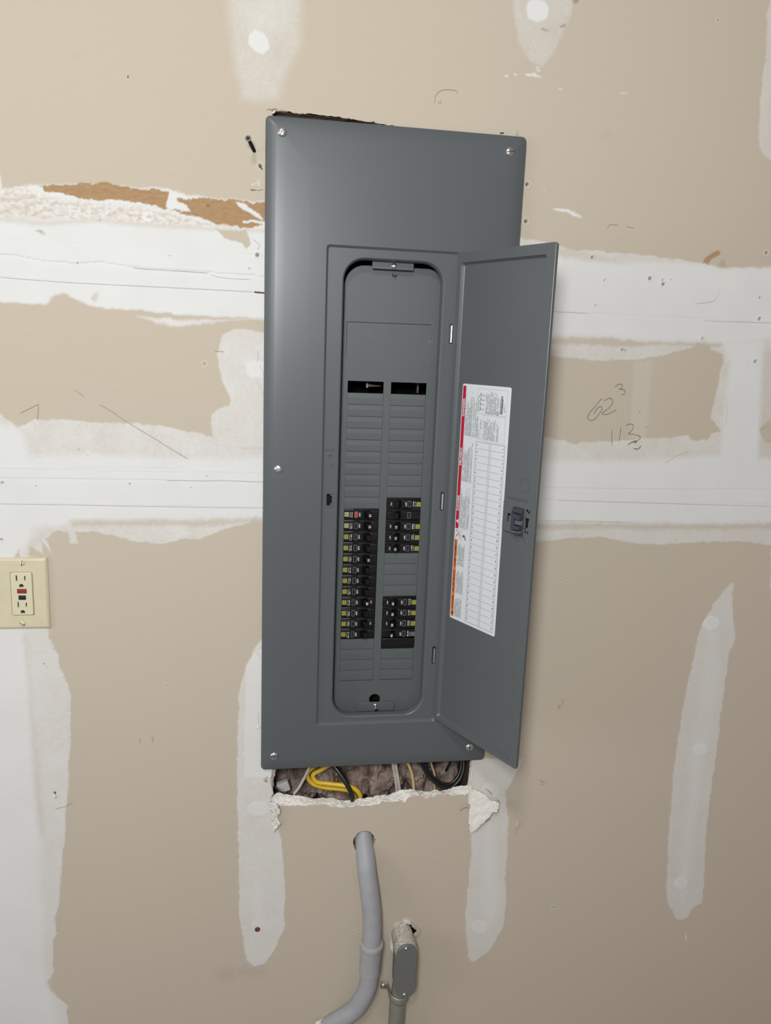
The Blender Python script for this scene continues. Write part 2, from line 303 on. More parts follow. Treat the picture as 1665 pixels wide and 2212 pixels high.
# --- strip under the right corner of the panel
patch([(171.4,-508.7),(266.5,-513.3),(237.8,-576.8),(247.8,-632.4),(250.6,-696.1),(255.6,-827.9),(254,-855.2),(231.9,-898.7),(201.5,-924.6),(188.3,-912.4),(181,-821.5),(181.8,-734.5),(185.2,-691.5),(178.6,-652.9),(170.3,-573.9)], .62, .0016, .9, .0004, 'add', .18)
patch([(201.2,-618.5),(223.4,-629),(230.2,-704),(242.1,-800.5),(229.4,-848.1),(209.1,-807.4),(209.3,-702.6)], .78, .010, 1, .0002, 'add')
patch([(224.3,-850.6),(222.7,-857.8),(217.5,-862.7),(210.1,-864),(202.4,-861.4),(196.6,-855.5),(194.1,-847.9),(195.6,-840.7),(200.8,-835.8),(208.2,-834.5),(215.9,-837.1),(221.7,-843)], .84, .0015, .5, .0004, 'add')
patch([(227.2,-572.6),(225.6,-579.7),(219.9,-584.8),(211.9,-586.2),(203.6,-583.9),(197.3,-578.1),(194.7,-570.8),(196.4,-563.6),(202,-558.6),(209.9,-557.1),(218.2,-559.5),(224.5,-565.2)], .80, .0015, .5, .0004, 'add')
# --- right vertical strip
patch([(623.4,-189),(595,-229.7),(579.1,-264.7),(572.7,-312.4),(564.1,-409.7),(558.9,-501.4),(560.6,-608),(567.9,-740.9),(574.1,-809.9),(584.1,-837.9),(597.5,-862.3),(612,-870.7),(624.8,-864.7),(632.9,-844),(652,-834.4),(650.5,-792.8),(640.7,-679.3),(639.5,-568.8),(638.4,-420.4),(640.3,-326.3),(648.6,-293.9),(639.5,-260.5),(633,-226.7),(629.3,-193.3)], .62, .0020, 1, .0004, 'add', .16)
patch([(596.8,-277.1),(613.8,-290.5),(625.1,-348.1),(624.8,-456.4),(618.4,-586.6),(616.5,-682.6),(619.3,-781.4),(612.3,-841.2),(595.2,-779.5),(595.1,-661.8),(590.2,-510.2),(592.4,-382.8)], .76, .010, 1, .0002, 'add')
patch([(612.2,-265.3),(611,-272.2),(605.7,-277.2),(597.9,-278.9),(589.6,-276.9),(583,-271.7),(580,-264.7),(581.2,-257.8),(586.5,-252.8),(594.3,-251.1),(602.6,-253.1),(609.2,-258.3)], .95, .0015, .5, .0004, 'add')
patch([(622.6,-510.7),(621.4,-516.7),(616.5,-521),(609.3,-522.2),(601.6,-520.3),(595.6,-515.5),(592.9,-509.4),(594.1,-503.4),(599,-499.2),(606.2,-497.9),(613.8,-499.9),(619.9,-504.6)], .95, .0015, .5, .0004, 'add')
patch([(616.4,-789.2),(615.4,-796.1),(610.7,-800.8),(603.7,-802.2),(596.2,-799.7),(590.3,-794.1),(587.5,-786.9),(588.6,-780),(593.3,-775.3),(600.2,-773.9),(607.7,-776.4),(613.6,-781.9)], .88, .0015, .5, .0004, 'add')
# --- upper right tape band, column and lower band
patch([(162.9,364.6),(196.2,363.8),(254.2,358.3),(277.6,351.3),(316.3,353.5),(411.5,349),(501.2,344.7),(535,339.3),(568.9,341.8),(1131.6,373.2),(1169.6,213.6),(707.2,-226.8),(691.5,-121.7),(625.8,-115.9),(551.6,-117.5),(493.5,-121.6),(430.1,-117.5),(378.2,-109.4),(317.1,-110.2),(253.2,-115),(196.4,-117.4),(184.1,58.7),(252.7,61.7),(318.3,47.1),(323.5,52.5),(374.8,55.9),(443.7,62.7),(485.9,63.5),(508,67.9),(523.4,58.9),(546.1,59.3),(550.6,70.4),(571.9,76.3),(548.8,96.8),(550.6,128.4),(556.2,149.3),(554.9,172),(559.4,188.1),(554.9,203),(532.7,207.4),(529.5,213.2),(511.9,215.5),(469.4,202),(415.6,190.4),(349.1,184.3),(255.4,189.7),(175.1,188.9)], .60, .0016, 1, .0004, 'add', .30)
patch([(163.9,349),(255.8,339.8),(308,335.7),(362.2,334.4),(439.3,340.6),(501.5,341.8),(535.2,337.9),(1132.5,369.4),(1158.3,261.2),(618.4,227.9),(559.1,221.1),(453.6,219.2),(345.5,221.5),(252.8,221.3),(173,218.1)], .96, .006, .7, .0005, 'add')
patch([(550.3,225.2),(626.8,228.2),(635.3,140.9),(647,31.1),(1212.9,32.1),(1239.5,-79.5),(541.3,-83.9),(372.3,-83.7),(194,-82.8),(187.1,15.8),(362,21.7),(485.3,26.8),(574.1,33.9),(571.6,115.9),(572.4,184.7)], .96, .008, .7, .0005, 'add')
patch([(173.1,216.7),(345.7,219.3),(453.8,217),(552.8,218.6),(545.1,213.8),(454.2,214),(373,208),(253.8,209.1),(173.8,206.7)], .85, .003, 1, 0, 'sub')
patch([(194.1,-84.3),(372.5,-85.3),(541.5,-85.5),(1240.1,-82.2),(1242.2,-91),(542.5,-93.7),(373.4,-94.9),(194.6,-92.2)], .75, .005, 1, 0, 'sub')
patch([(640.1,78.6),(658.7,98.7),(1193.9,111.9),(1204.8,66),(656.5,55.2)], 1, .002, 1, .0004, 'sub')
patch([(626.1,209.4),(1165.8,229.6),(1210.9,40.6),(647,31.1)], .35, .008, 1, 0, 'sub')
patch([(253.1,353.4),(306.8,348.1),(353.6,342.3),(330.8,339),(277,340.9),(238.8,344.3)], .4, .005, 1, 0, 'sub')
patch([(399.9,186.9),(432.9,188.1),(434,127.4),(436.3,62.5),(408.5,61.9)], .16, .004, .5, 0, 'add')
patch([(502,344.7),(505.7,352.8),(517.4,361.9),(528.3,365.4),(527.5,358.9),(518.6,352.8),(510.8,344.5)], .9, .001, 1.3, .0003, 'kraft')
patch([(530.4,343.4),(534.9,352.2),(543.1,351.9),(541.1,342.5),(552.8,340.3),(536.8,338)], .35, .002, 1.3, .0003, 'kraft')
# --- soft coats on the studs at the top
patch([(-248.3,786.5),(-247.3,651.9),(-244.2,624.5),(-235.4,568.9),(-225.7,529.6),(-202.4,526),(-175.8,530.7),(-163.9,566.1),(-145.6,605.4),(-145.3,662),(-148.2,798.1)], .34, .010, .6, .0002, 'add', .5)
patch([(-228.7,788.8),(-228.5,630.6),(-212.5,591.1),(-183.6,593.7),(-164.8,636.7),(-166.9,795.9)], .50, .020, .6, .0002, 'add', .4)
patch([(-215.7,612),(-209.4,617.3),(-196.6,616.1),(-188.2,606.3),(-187.5,596.3),(-196.4,587.8),(-208,590.3),(-217,599.5)], 1, .0018, .5, .0006, 'add')
patch([(147.9,832.3),(158.9,691.9),(162.1,667.3),(176.2,628.6),(193.7,613.4),(210.5,609.2),(225.7,625),(239.7,654.3),(250.2,681.3),(250.6,700.9),(238.5,842.8)], .34, .004, 1, .0002, 'add', .45)
patch([(182,691.2),(192.1,697),(208.4,696.2),(215.7,685.3),(213.2,672.8),(198.2,665.2),(185.2,668.9),(181.6,678.9)], 1, .0018, .5, .0006, 'add')
patch([(565.4,725.6),(561.6,714.4),(566.8,658.1),(566.9,582.3),(574.8,527.7),(583.4,512.6),(598.3,504.8),(699.4,510.7),(636.2,888.8),(542.7,878)], .5, .0025, 1, .0003, 'add', .2)
patch([(-578.3,404.3),(-553.8,405.4),(-552.2,391.1),(-554.3,385.5),(-579.5,383.8)], .9, .002, 1, 0, 'add')
# --- small chips, smears and dirt
for l in ([(184.9,598.2),(196.3,598.5),(210.9,596),(209.6,594),(193.1,594.5),(185.1,595.7)], [(153.3,592.9),(159,592.8),(158.4,590.9),(152.8,591)], [(237.5,579.9),(245.5,579.9),(245.6,578.7),(238.4,578.1)],
          [(244.5,410.8),(266.9,411.5),(278.4,408.9),(292.3,405.7),(290.4,402.1),(276.1,401.2),(269.6,406.3),(247.8,407.6)], [(336.5,583.1),(340,584.6),(339.5,582),(334.5,580.3)], [(341,582.8),(346,584.5),(344.1,581.1)],
          [(-204.4,423.4),(-203.1,423.5),(-203.7,414.7),(-205.1,414.6)], [(-213,415.3),(-206.4,418.3),(-206.4,417),(-212.3,414.1)], [(167.4,594.2),(172.4,594.6),(172.5,593.3),(168.3,592.3)], [(199.2,607.6),(205.5,608.8),(205,606.8),(200.1,605.8)],
          [(200.9,604),(208.8,604),(206.1,601.9),(200.3,602)], [(624.5,-901.6),(626.5,-901.8),(627.8,-920.6),(625.1,-914.1)]):
    patch(l, .95, .0009, 1, .0002, 'add', .1)
for l in ([(202.4,657),(207.2,658.7),(213.1,656.8),(218.3,654.2),(211.8,654.2)], [(232.5,663.5),(242.2,666.9),(241.9,662.5),(235.6,660.7)], [(246.3,701.7),(260.4,703.1),(260.3,697),(252.5,696.2)]):
    patch(l, .45, .0015, 1, 0, 'dark')
for (cx, cz, r, o) in ((1562, 2210, 6, .3),):
    pass
for l in ([(-445.7,564.3),(-446,563.4),(-446.9,562.7),(-448.2,562.3),(-449.3,562.5),(-450.2,563),(-450.5,563.9),(-450.2,564.7),(-449.2,565.5),(-448,565.8),(-446.8,565.7),(-445.9,565.1)], [(326.9,523),(326.2,521.3),(323.8,520),(320.5,519.3),(317.1,519.5),(314.6,520.4),(313.5,522),(314.3,523.7),(316.6,525.1),(319.9,525.8),(323.3,525.6),(325.8,524.6)], [(-178.8,-906.4),(-180.7,-911),(-186.1,-914),(-193.4,-914.5),(-200.8,-912.5),(-206.2,-908.4),(-208.1,-903.4),(-206.2,-898.8),(-200.9,-895.9),(-193.5,-895.3),(-186.2,-897.3),(-180.8,-901.4)], [(-234,-903.7),(-236.3,-911),(-242.9,-916),(-251.7,-917.1),(-260.6,-914.2),(-267.1,-907.9),(-269.3,-900.1),(-267,-892.8),(-260.5,-887.8),(-251.7,-886.7),(-242.9,-889.6),(-236.4,-895.8)], [(-201.6,-902.2),(-203.8,-906.7),(-209.7,-909.6),(-217.8,-910.1),(-225.9,-908),(-231.8,-903.9),(-234,-898.9),(-231.8,-894.4),(-226,-891.5),(-217.9,-891),(-209.8,-893.1),(-203.9,-897.2)]):
    patch(l, .10, .010, 1, 0, 'dark')
# pits left by nails and screws: a dimple with a raised rim
def pit(l, r, depth=.002, d=.9, rim=.0005):
    (cx, cz) = l[0]; cx /= 1000; cz /= 1000
    sl = region([(cx-.01, cz-.01), (cx+.01, cz+.01)], .004)
    q = np.hypot(X[sl]-cx+.001*FYn[sl]*2, Z[sl]-cz)/r
    hgt[sl] += -depth*np.exp(-(q*1.1)**4)+rim*np.exp(-((q-1.5)/.45)**2)
    dark[sl] = np.maximum(dark[sl], d*np.exp(-(q*1.05)**4))
    comp[sl] = np.maximum(comp[sl], .32*np.exp(-((q-1.5)/.5)**2))
for l, r, dp, d in (([(414.4,315.9)], .0030, .003, .8), ([(437.5,308.5)], .0028, .003, .8), ([(436,314.9)], .0025, .001, .3), ([(608.5,295.8)], .0020, .002, .7), ([(613.4,262.1)], .0028, .003, .7),
                ([(615.8,193.1)], .0032, .002, .55), ([(610.6,366.4)], .0026, .002, .7), ([(516.2,226.8)], .0028, .001, .4), ([(379,203.1)], .0024, .002, .6), ([(383.9,202.5)], .0020, .001, .5),
                ([(314.2,343)], .0022, .002, .8), ([(420.2,104.3)], .0020, .001, .4), ([(434.4,79.4)], .0020, .001, .35), ([(419.2,53.7)], .0024, .002, .6),
                ([(200.4,443.3)], .0026, .004, .95), ([(202.3,389.9)], .0026, .004, .95), ([(-200.6,441.2)], .0026, .004, .95), ([(450.1,316.3)], .0020, .001, .3), ([(338.4,309.2)], .0025, .0015, .35),
                ([(325.8,270.3)], .0016, .001, .5), ([(482.8,696)], .0020, .001, .4), ([(-529.6,-312.4)], .0014, .001, .6), ([(-525.7,-317.9)], .0010, .001, .5), ([(-392.7,-25.3)], .0015, .001, .7), ([(-278.6,-11.7)], .0014, .001, .7),
                ([(-465.9,25.6)], .0014, .001, .6), ([(-452.3,17.5)], .0012, .001, .4), ([(-302.3,-30)], .0012, .001, .6), ([(-528.6,-30.4)], .0012, .001, .6), ([(-424.2,353.4)], .0014, .001, .5), ([(-274,382.3)], .0022, .001, .5),
                ([(-329.4,310.2)], .0012, .001, .6), ([(-215.2,298.3)], .0012, .001, .8), ([(-457.1,292.5)], .0012, .001, .7), ([(-203.8,317.8)], .0030, .003, .8), ([(-280.8,157.8)], .0025, .001, .3), ([(-333.3,-709)], .0010, .001, .7), ([(-328.3,-734.4)], .0012, .001, .6),
                ([(-344.3,-354.6)], .0013, .001, .6), ([(349.3,-819.2)], .0025, .001, .4), ([(308.7,-183.1)], .0015, .001, .5), ([(258.6,-235.9)], .0018, .001, .6), ([(681.6,-238.6)], .0018, .001, .4), ([(-329.1,-852)], .0015, .001, .4),
                ([(-361.2,-488.1)], .0008, .0005, .5), ([(-580.5,-112.2)], .0020, .001, .7), ([(-354.5,532)], .0012, .001, .3), ([(-574.4,-26.1)], .0025, .002, .5), ([(227.5,437.1)], .0016, .001, .3), ([(-17.1,-835.8)], .0018, .001, .5), ([(-45.4,-838.9)], .0012, .001, .4)):
    pit(l, r, dp, d)
# ridge of tape edges: thin step plus a hair-line groove
def ridge(l, dep, width=.004, up=.0004):
    p = mm(l); sl = region(p, .02); d = np.full(X[sl].shape, 9.); sg = np.zeros(X[sl].shape)
    for i in range(len(p)-1):
        ax, az = p[i]; bx, bz = p[i+1]; ex, ez = bx-ax, bz-az; L = math.hypot(ex, ez)
        wx, wz = X[sl]-ax, Z[sl]-az; t = np.clip((wx*ex+wz*ez)/(L*L), 0, 1); dd = np.hypot(wx-ex*t, wz-ez*t)
        s = np.sign(ex*wz-ez*wx); m = dd < d; d = np.where(m, dd, d); sg = np.where(m, s, sg)
    sd = d*sg    # positive above the line
    hgt[sl] += np.where(sd > 0, up*np.exp(-sd/width), -dep*np.exp(sd/(width*.35)))
ridge([(-808.5,288),(-560.3,298.8),(-535.8,298.9),(-509.5,294.7),(-460.3,292.9),(-426,296.7),(-380.2,292.1),(-333.6,290.7),(-274.5,290.6),(-194.9,288.8),(-146.5,288.6)], .0009, .010, .0008)
ridge([(-811.4,258.3),(-562,268.6),(-472.6,266.2),(-357.5,266.2),(-208.9,265.6),(-146.1,266)], .0004, .006, .0003)
ridge([(-806.5,307.9),(-559.1,320.5),(-371.8,320.6),(-195.1,318.3),(-147,318.3)], .0002, .006, .0002)
ridge([(-838.7,-20.5),(-577.8,-17.8),(-484.1,-18.7),(-338.8,-19),(-192.6,-19.3),(-141.7,-20.2)], .0005, .006, .0004)
ridge([(-837.4,-7.8),(-577.1,-4.6),(-379.4,-5.2),(-192.7,-6.2),(-141.9,-6.2)], .0002, .006, .0002)
ridge([(-842.4,-58.3),(-580,-56.9),(-380.6,-58.9),(-192.3,-60.5),(-141,-60.9)], .0004, .006, .0003)
ridge([(200.3,258.9),(257.4,258.6),(315.3,258.4),(448.9,259.3),(594.1,256.8),(1154.7,276.2)], .0003, .006, .0002)
ridge([(221.3,-22),(259.6,-23.9),(449.3,-24.1),(1224.9,-18.4)], .0004, .008, .0003)
ridge([(246.7,-42.6),(288.6,-43.8),(451.9,-47.2),(1232.2,-48.8)], .0003, .006, .0002)
hgt += .00016*FYn*comp+.0007*fbm(X, Z, .09, 3, 81)*comp+.0004*fbm(X, Z, .3, 2, 85)
HOLE = mm([(-184.2,517.8),(-163.2,517),(-150,515.6),(-131.5,516.5),(-110.3,515.1),(-80.1,514.4),(-49.7,512.5),(-22.4,510.8),(12.1,507.9),(26.3,500.7),(103.5,500.2),(133,233.4),(165.1,-302.2),(173.1,-508.8),(172.9,-532.8),(170.6,-551.4),(170.3,-573.9),(147.7,-575.4),(119.8,-571.1),(93.5,-577.7),(79.9,-571.5),(62.7,-573.3),(56.5,-582.7),(44,-579.3),(31.8,-582.2),(15.3,-578.6),(10.7,-584.5),(-22.6,-585.2),(-46.8,-585.6),(-61.2,-586.5),(-92.6,-577.6),(-116.4,-579.7),(-144,-578.1),(-162,-577.1),(-177.7,-570.9),(-175.4,-565),(-172.4,-553.9),(-177.3,-534.7),(-174.4,-504.9),(-175.7,-215.5),(-180,220.1)])
PIPE_HOLE = [(p[0], p[1]) for p in circ(-.0145, -.657, .0190, 40, .0215)]
LB_HOLE = mm([(44.3,-870.2),(44.9,-843.3),(52.8,-828.6),(64.4,-822),(76.5,-825),(93.6,-841.9),(87.8,-847.1),(81.3,-854.3),(84.4,-883.7)])
sdh = np.full(X.shape, 9.)
for hp in (HOLE, PIPE_HOLE, LB_HOLE):
    sl = region(hp, .012); sdh[sl] = np.minimum(sdh[sl], sdist(hp, WX[sl]*.5+X[sl]*.5, WZ[sl]*.5+Z[sl]*.5))
sl = region(LB_HOLE, .02)
q = np.clip(1-sdist(LB_HOLE, WX[sl], WZ[sl])/.008, 0, 1); comp[sl] = np.maximum(comp[sl], q*.75*(FYn[sl]*2+.6).clip(0, 1)); hgt[sl] += q*.0015*(FYn[sl]+.5)
q = np.clip(1-np.abs(sdh)/.0022, 0, 1)*(FYn > -.12)*(Z < -.45); comp[:] = np.maximum(comp, q*.8)
gX, gZ = np.gradient(sdh, gx, gz); nr = np.hypot(gX, gZ)+1e-6
snap = (np.abs(sdh) < .8*STEP)
X = np.where(snap, X-sdh*gX/nr, X); Z = np.where(snap, Z-sdh*gZ/nr, Z); sdh = np.where(snap, np.maximum(sdh, 1e-5), sdh)
xyz = np.stack([X, -hgt, Z], -1).reshape(-1, 3)
idx = np.arange(NX*NZ).reshape(NX, NZ)
a_, b_, c_, d_ = idx[:-1, :-1], idx[1:, :-1], idx[1:, 1:], idx[:-1, 1:]
keep = (sdh[:-1, :-1] > 0) & (sdh[1:, :-1] > 0) & (sdh[1:, 1:] > 0) & (sdh[:-1, 1:] > 0)
faces = np.stack([a_[keep], b_[keep], c_[keep], d_[keep]], -1).astype(np.int32)
used = np.zeros(NX*NZ, bool); used[faces.ravel()] = True
remap = np.cumsum(used)-1; faces = remap[faces].astype(np.int32); xyz = xyz[used]
me = bpy.data.meshes.new('wall_back'); me.vertices.add(len(xyz)); me.vertices.foreach_set('co', xyz.ravel().astype(np.float32))
me.loops.add(faces.size); me.loops.foreach_set('vertex_index', faces.ravel())
me.polygons.add(len(faces)); me.polygons.foreach_set('loop_start', np.arange(0, faces.size, 4, dtype=np.int32))
me.update(calc_edges=True); me.shade_smooth()
for nm, arr in (('compound', comp), ('kraft', kraft), ('dark', dark), ('rough_coat', rough)):
    at_ = me.attributes.new(nm, 'FLOAT', 'POINT'); at_.data.foreach_set('value', arr.reshape(-1)[used].astype(np.float32))
wall = bpy.data.objects.new('wall_back', me); COL.objects.link(wall); wall['kind'] = 'structure'

m, nt, b = new_mat('taped_drywall'); N = nt.nodes; L = nt.links
tc = N.new('ShaderNodeTexCoord')
def noise(scale, detail=4, stretch=(1, 1, 1)):
    mp = N.new('ShaderNodeMapping'); mp.inputs['Scale'].default_value = stretch; L.new(tc.outputs['Object'], mp.inputs[0])
    n = N.new('ShaderNodeTexNoise'); n.inputs['Scale'].default_value = scale; n.inputs['Detail'].default_value = detail
    L.new(mp.outputs[0], n.inputs['Vector']); return n.outputs['Fac']
def attr(nm):
    n = N.new('ShaderNodeAttribute'); n.attribute_name = nm; return n.outputs['Fac']
def mix(fac, a, b_):
    n = N.new('ShaderNodeMix'); n.data_type = 'RGBA'
    for i, v in ((0, fac), (6, a), (7, b_)):
        if hasattr(v, 'node'): L.new(v, n.inputs[i])
        elif i == 0: n.inputs[i].default_value = v
        else: n.inputs[i].default_value = (*v, 1)
    return n.outputs[2]
def rmap(v, a, b_, c=0., d=1.):
    n = N.new('ShaderNodeMapRange'); L.new(v, n.inputs[0])
    for i, t in ((1, a), (2, b_), (3, c), (4, d)): n.inputs[i].default_value = t
    return n.outputs[0]
def mth(op, a, b_):
    n = N.new('ShaderNodeMath'); n.operation = op
    for i, v in ((0, a), (1, b_)):
        if hasattr(v, 'node'): L.new(v, n.inputs[i])
        else: n.inputs[i].default_value = v
    return n.outputs[0]
paper = mix(rmap(noise(3.0, 3), .3, .7), (.494, .435, .357), (.484, .428, .355))
paper = mix(rmap(noise(45, 5, (1, 1, 3)), .35, .75, 0, .10), paper, (.43, .35, .27))
paper = mix(rmap(noise(700, 2), .3, .8, 0, .12), paper, (.60, .53, .44))
white = mix(rmap(noise(14, 5), .3, .7), (.670, .675, .676), (.640, .644, .650))
roughw = mix(rmap(noise(120, 6, (1, 1, 1.6)), .42, .62), (.72, .715, .71), (.56, .50, .46))
white = mix(attr('rough_coat'), white, roughw)
cf = attr('compound')
cfn = mth('ADD', cf, mth('MULTIPLY', mth('MULTIPLY', mth('SUBTRACT', noise(260, 4), .5), .55), mth('MULTIPLY', mth('MULTIPLY', cf, mth('SUBTRACT', 1.0, cf)), 4.0)))
col = mix(cfn, paper, white)
kr = mix(rmap(noise(90, 5, (1, 1, 3)), .35, .7), (.385, .25, .135), (.32, .20, .105))
col = mix(attr('kraft'), col, kr)
col = mix(mth('MULTIPLY', attr('dark'), .95), col, (.10, .07, .05))
L.new(col, b.inputs['Base Color']); b.inputs['Roughness'].default_value = .85; b.inputs['Specular IOR Level'].default_value = .25
bp = N.new('ShaderNodeBump'); bp.inputs['Distance'].default_value = .0006; bp.inputs['Strength'].default_value = .5
hsum = mth('ADD', mth('MULTIPLY', noise(420, 3), .25), mth('MULTIPLY', mth('MULTIPLY', noise(150, 6), attr('rough_coat')), 2.2))
hsum = mth('ADD', hsum, mth('MULTIPLY', mth('MULTIPLY', noise(260, 4, (1, 1, 4)), attr('kraft')), 1.0))
L.new(hsum, bp.inputs['Height']); L.new(bp.outputs[0], b.inputs['Normal'])
me.materials.append(m)

# pencil figures, scratches, cracks and painted shadow lines on the wall surface
def wall_lines(name, items, material, w=.0009, y=-.0007):
    mb = MB()
    for it in items:
        ww = w
        if isinstance(it, tuple) and isinstance(it[0], list): it, ww = it
        mb_pts = smooth_line(mm(it)); ribbon(mb, mb_pts, ww, y, surf=wall_y)
    o = mb.build(name, material, wall, recalc=False); return o
def wall_y(x, z):
    i = min(max(np.searchsorted(gx, x), 1), NX-2); j = min(max(np.searchsorted(gz, z), 1), NZ-2)
    return -float(hgt[i-1:i+2, j-1:j+2].max())
o = wall_lines('pencil_writing', [
    [(351.8,125),(346.8,118.9),(340.4,110.5),(332.6,100.5),(330.1,92.9),(334.5,88.5),(341.6,90.2),(348.1,97.9),(353.6,107.1),(349.9,111.5),(344,106.8),(339.9,99.2)], [(355.4,120.7),(364.6,125.4),(370.7,121.1),(367.6,112),(358,103.4),(354.3,99.5),(362.4,99),(373.2,103.8),(378.5,107)],
    [(372.4,143.6),(378.3,148.3),(384,147.7),(384.5,143.2),(380,140.1),(385.6,140.3),(390.7,137.4),(388.8,132.1),(384,132)],
    [(374.6,74.2),(375,62),(376.4,48.2)], [(389.5,79.1),(389,68.4),(388.7,55.4)],
    [(397.4,81.6),(402.8,84),(409.4,83.4),(410.8,78.1),(407.4,71.9),(403.7,68),(412.8,67.4),(423.7,64.6),(424.3,59.9),(418.1,56),(410.2,53.5)],
    ([(404.1,48.7),(409.4,53.5),(417.9,57.5)], .0013), ([(415.3,44.3),(422,42.9),(428,48.4)], .0015)], M['pencil'], .0010)
o['label'] = 'handwritten pencil figures 62 and 113 with small 3s'
wall_lines('pencil_strokes', [[(-545.2,77.2),(-532.1,84.3),(-519,91.4)], [(-519,91.4),(-520.1,79.9),(-521.3,68.3)], [(-467.1,113.8),(-460.8,108.5),(-454.5,104)], [(-433.3,93.1),(-417.1,83.9),(-400.9,72),(-385.8,62.7),(-358,45.9),(-331.2,28.8),(-306,13.7)],
    [(50.5,544.2),(51.4,554.3),(57.9,561.7),(68.2,564.4),(81.4,564.3),(84.4,560.2)], [(55.1,548.4),(58.8,544.9),(60.6,550.1)], [(334.5,387),(339.2,393.5),(352.3,392.9)], [(365.6,391.7),(375.7,390.9),(379,389)], [(-208.3,407.4),(-201.7,407.8),(-196.4,409.5)],
    [(-388.9,-445.7),(-387.6,-453.1)], [(-369.1,-441.7),(-367.8,-449.9),(-368.6,-451.5)], [(-523.2,-564.2),(-515.9,-561.3),(-507.2,-559.3),(-495.5,-553.4)], [(-266.5,177.3),(-258.4,176.9),(-252.2,176.5)]], M['pencil_lt'], .0008)
wall_lines('cracks_and_shadow_lines', [[(-562,268),(-472.6,265.6),(-357.5,265.5),(-254.7,265.4),(-208.9,264.9)], [(-380.2,291.5),(-372.5,289.9),(-333.7,289.4),(-294.4,288.9),(-274.6,288.6)], [(-271.3,286.8),(-254.6,283.1),(-214.4,282.5)], [(257.4,257.9),(315.4,257.7)], [(515.1,254.8),(594.2,256),(635.3,256.3)],  # hairline cracks, plus shadow along cracks and tape edges painted as grey lines
    [(288.6,-44.6),(360.4,-46.4),(452,-48),(537,-49.8),(681.1,-52)], [(260.9,-79.4),(330.8,-79.8),(388.7,-81.2),(428.9,-82.7)], [(-580,-57.6),(-485.7,-58.3),(-339.4,-60.1),(-192.3,-61.2)], [(-338.8,-19),(-311.2,-18.6),(-283.5,-19),(-255.5,-17.9),(-192.6,-20)],
    [(-203,181.7),(-201.6,172.9),(-203.6,164.6)], [(-204.9,135.6),(-199.9,126.7),(-193.6,115)], [(-200.2,159.2),(-195.9,151.1),(-193.8,142.9)], [(495.6,280.3),(503.5,282.1),(519.5,284.3),(528.8,287.7)], [(528.8,287.7),(534.1,297.4),(535.4,306.2)], [(-211.3,340.8),(-206.6,336.5),(-201.2,332.9),(-203.9,325)],
    [(357.6,210.3),(363.5,206.9)], [(-205.5,-296.2),(-200.2,-301.9),(-195.7,-310)], [(-198.1,-407.4),(-198,-428.1),(-194.9,-432.4),(-190.4,-431.8)], [(574.8,123.7),(575.4,100.5),(576.6,85)], [(473.5,20.4),(493,32.5),(515.5,40.7)], [(639.5,82.5),(660.2,88.5)]], M['crack_shadow'], .0006)
o = wall_lines('dark_slits', [([(151.9,512.3),(154.8,511.8),(158.3,512.7)], .0022), ([(-214.3,407.6),(-207,407.5)], .0012), ([(-208.3,265),(-200.8,264.7),(-193.3,264.4)], .0022), ([(-380.8,545),(-381.5,541.5)], .0012), ([(-524.8,-535.1),(-521.9,-532.8),(-523.8,-544.2)], .0016), ([(-201.9,439.9),(-198.6,437.6),(-197.9,436.4)], .0018)], M['stud'])
# plaster crumbs and paper curls stuck to the wall
def curl(name, l, r=.0022, mi='gypsum_tan', lift=.003):
    mb = MB(); pts = smooth_line(mm(l), 4); n = len(pts)
    for i, p in enumerate(pts):
        pts[i] = (p[0]+random.uniform(-.0006, .0006), p[1])
    lo = []
    for i, p in enumerate(pts):
        t = math.sin(math.pi*i/(n-1)); y = wall_y(*p)-.0004; w = r*(.35+t)*random.uniform(.7, 1.2)
        lo.append([(p[0]-w, y, p[1]), (p[0]-w*.4, y-lift*t, p[1]+w*.3), (p[0]+w*.6, y-lift*t*1.1, p[1]-w*.2), (p[0]+w*.9, y, p[1]-w*.4)])
    mb.loops(lo, 0, True, True); return mb.build(name, M[mi], wall, angle=20)
curl('paper_curl', [(324,-419),(325,-411.1),(329.6,-404.3),(335.9,-398.4)], .0026); curl('paper_curl', [(299.9,-554.7),(305.5,-559.5),(304.2,-564.9)], .0016)
curl('paper_curl', [(262.7,-658.4),(262,-648.1),(265.6,-639.1),(270.5,-633.8)], .0024); curl('paper_curl', [(-524.8,-535.1),(-522.8,-539.3),(-523.8,-545.1)], .0014, 'scuff')
curl('paper_curl', [(-523.7,-227.5),(-519.6,-226.1),(-516.8,-224.6)], .0016); curl('paper_curl', [(-204.8,-431.2),(-199.5,-432.2),(-195.7,-432.4)], .0014, 'scuff')
curl('paper_curl', [(177.3,518.1),(178.4,513.6),(178.8,508.5)], .0010, 'gypsum_tan', .002)
curl('paper_curl', [(-193.3,516.5),(-188.1,517.5),(-181.5,515.6),(-172.4,516.3),(-163.2,515.8)], .0020, 'gypsum_tan'); curl('paper_curl', [(-185.4,511.6),(-181.5,513.7),(-180.3,518.1)], .0016, 'gypsum')
curl('paper_curl', [(-183.5,-522.3),(-186.6,-528.2),(-181.9,-534.4)], .0022); curl('paper_curl', [(198.6,-565.5),(207.5,-571.5),(213.1,-579)], .0016)
# red-brown plug in the compound strip
mb = MB(); mb.loops([at(circ(0, 0, .0048, 20), .002), at(circ(0, 0, .0048, 20), -.0006), at(circ(0, 0, .0036, 20), -.0012)], cap1=True)
pl = [(-197.3,-816.8)][0]; mb.build('wall_plug', mat('brown_plug', (.13, .045, .035), .7), wall, (pl[0]/1000, wall_y(pl[0]/1000, pl[1]/1000), pl[1]/1000))

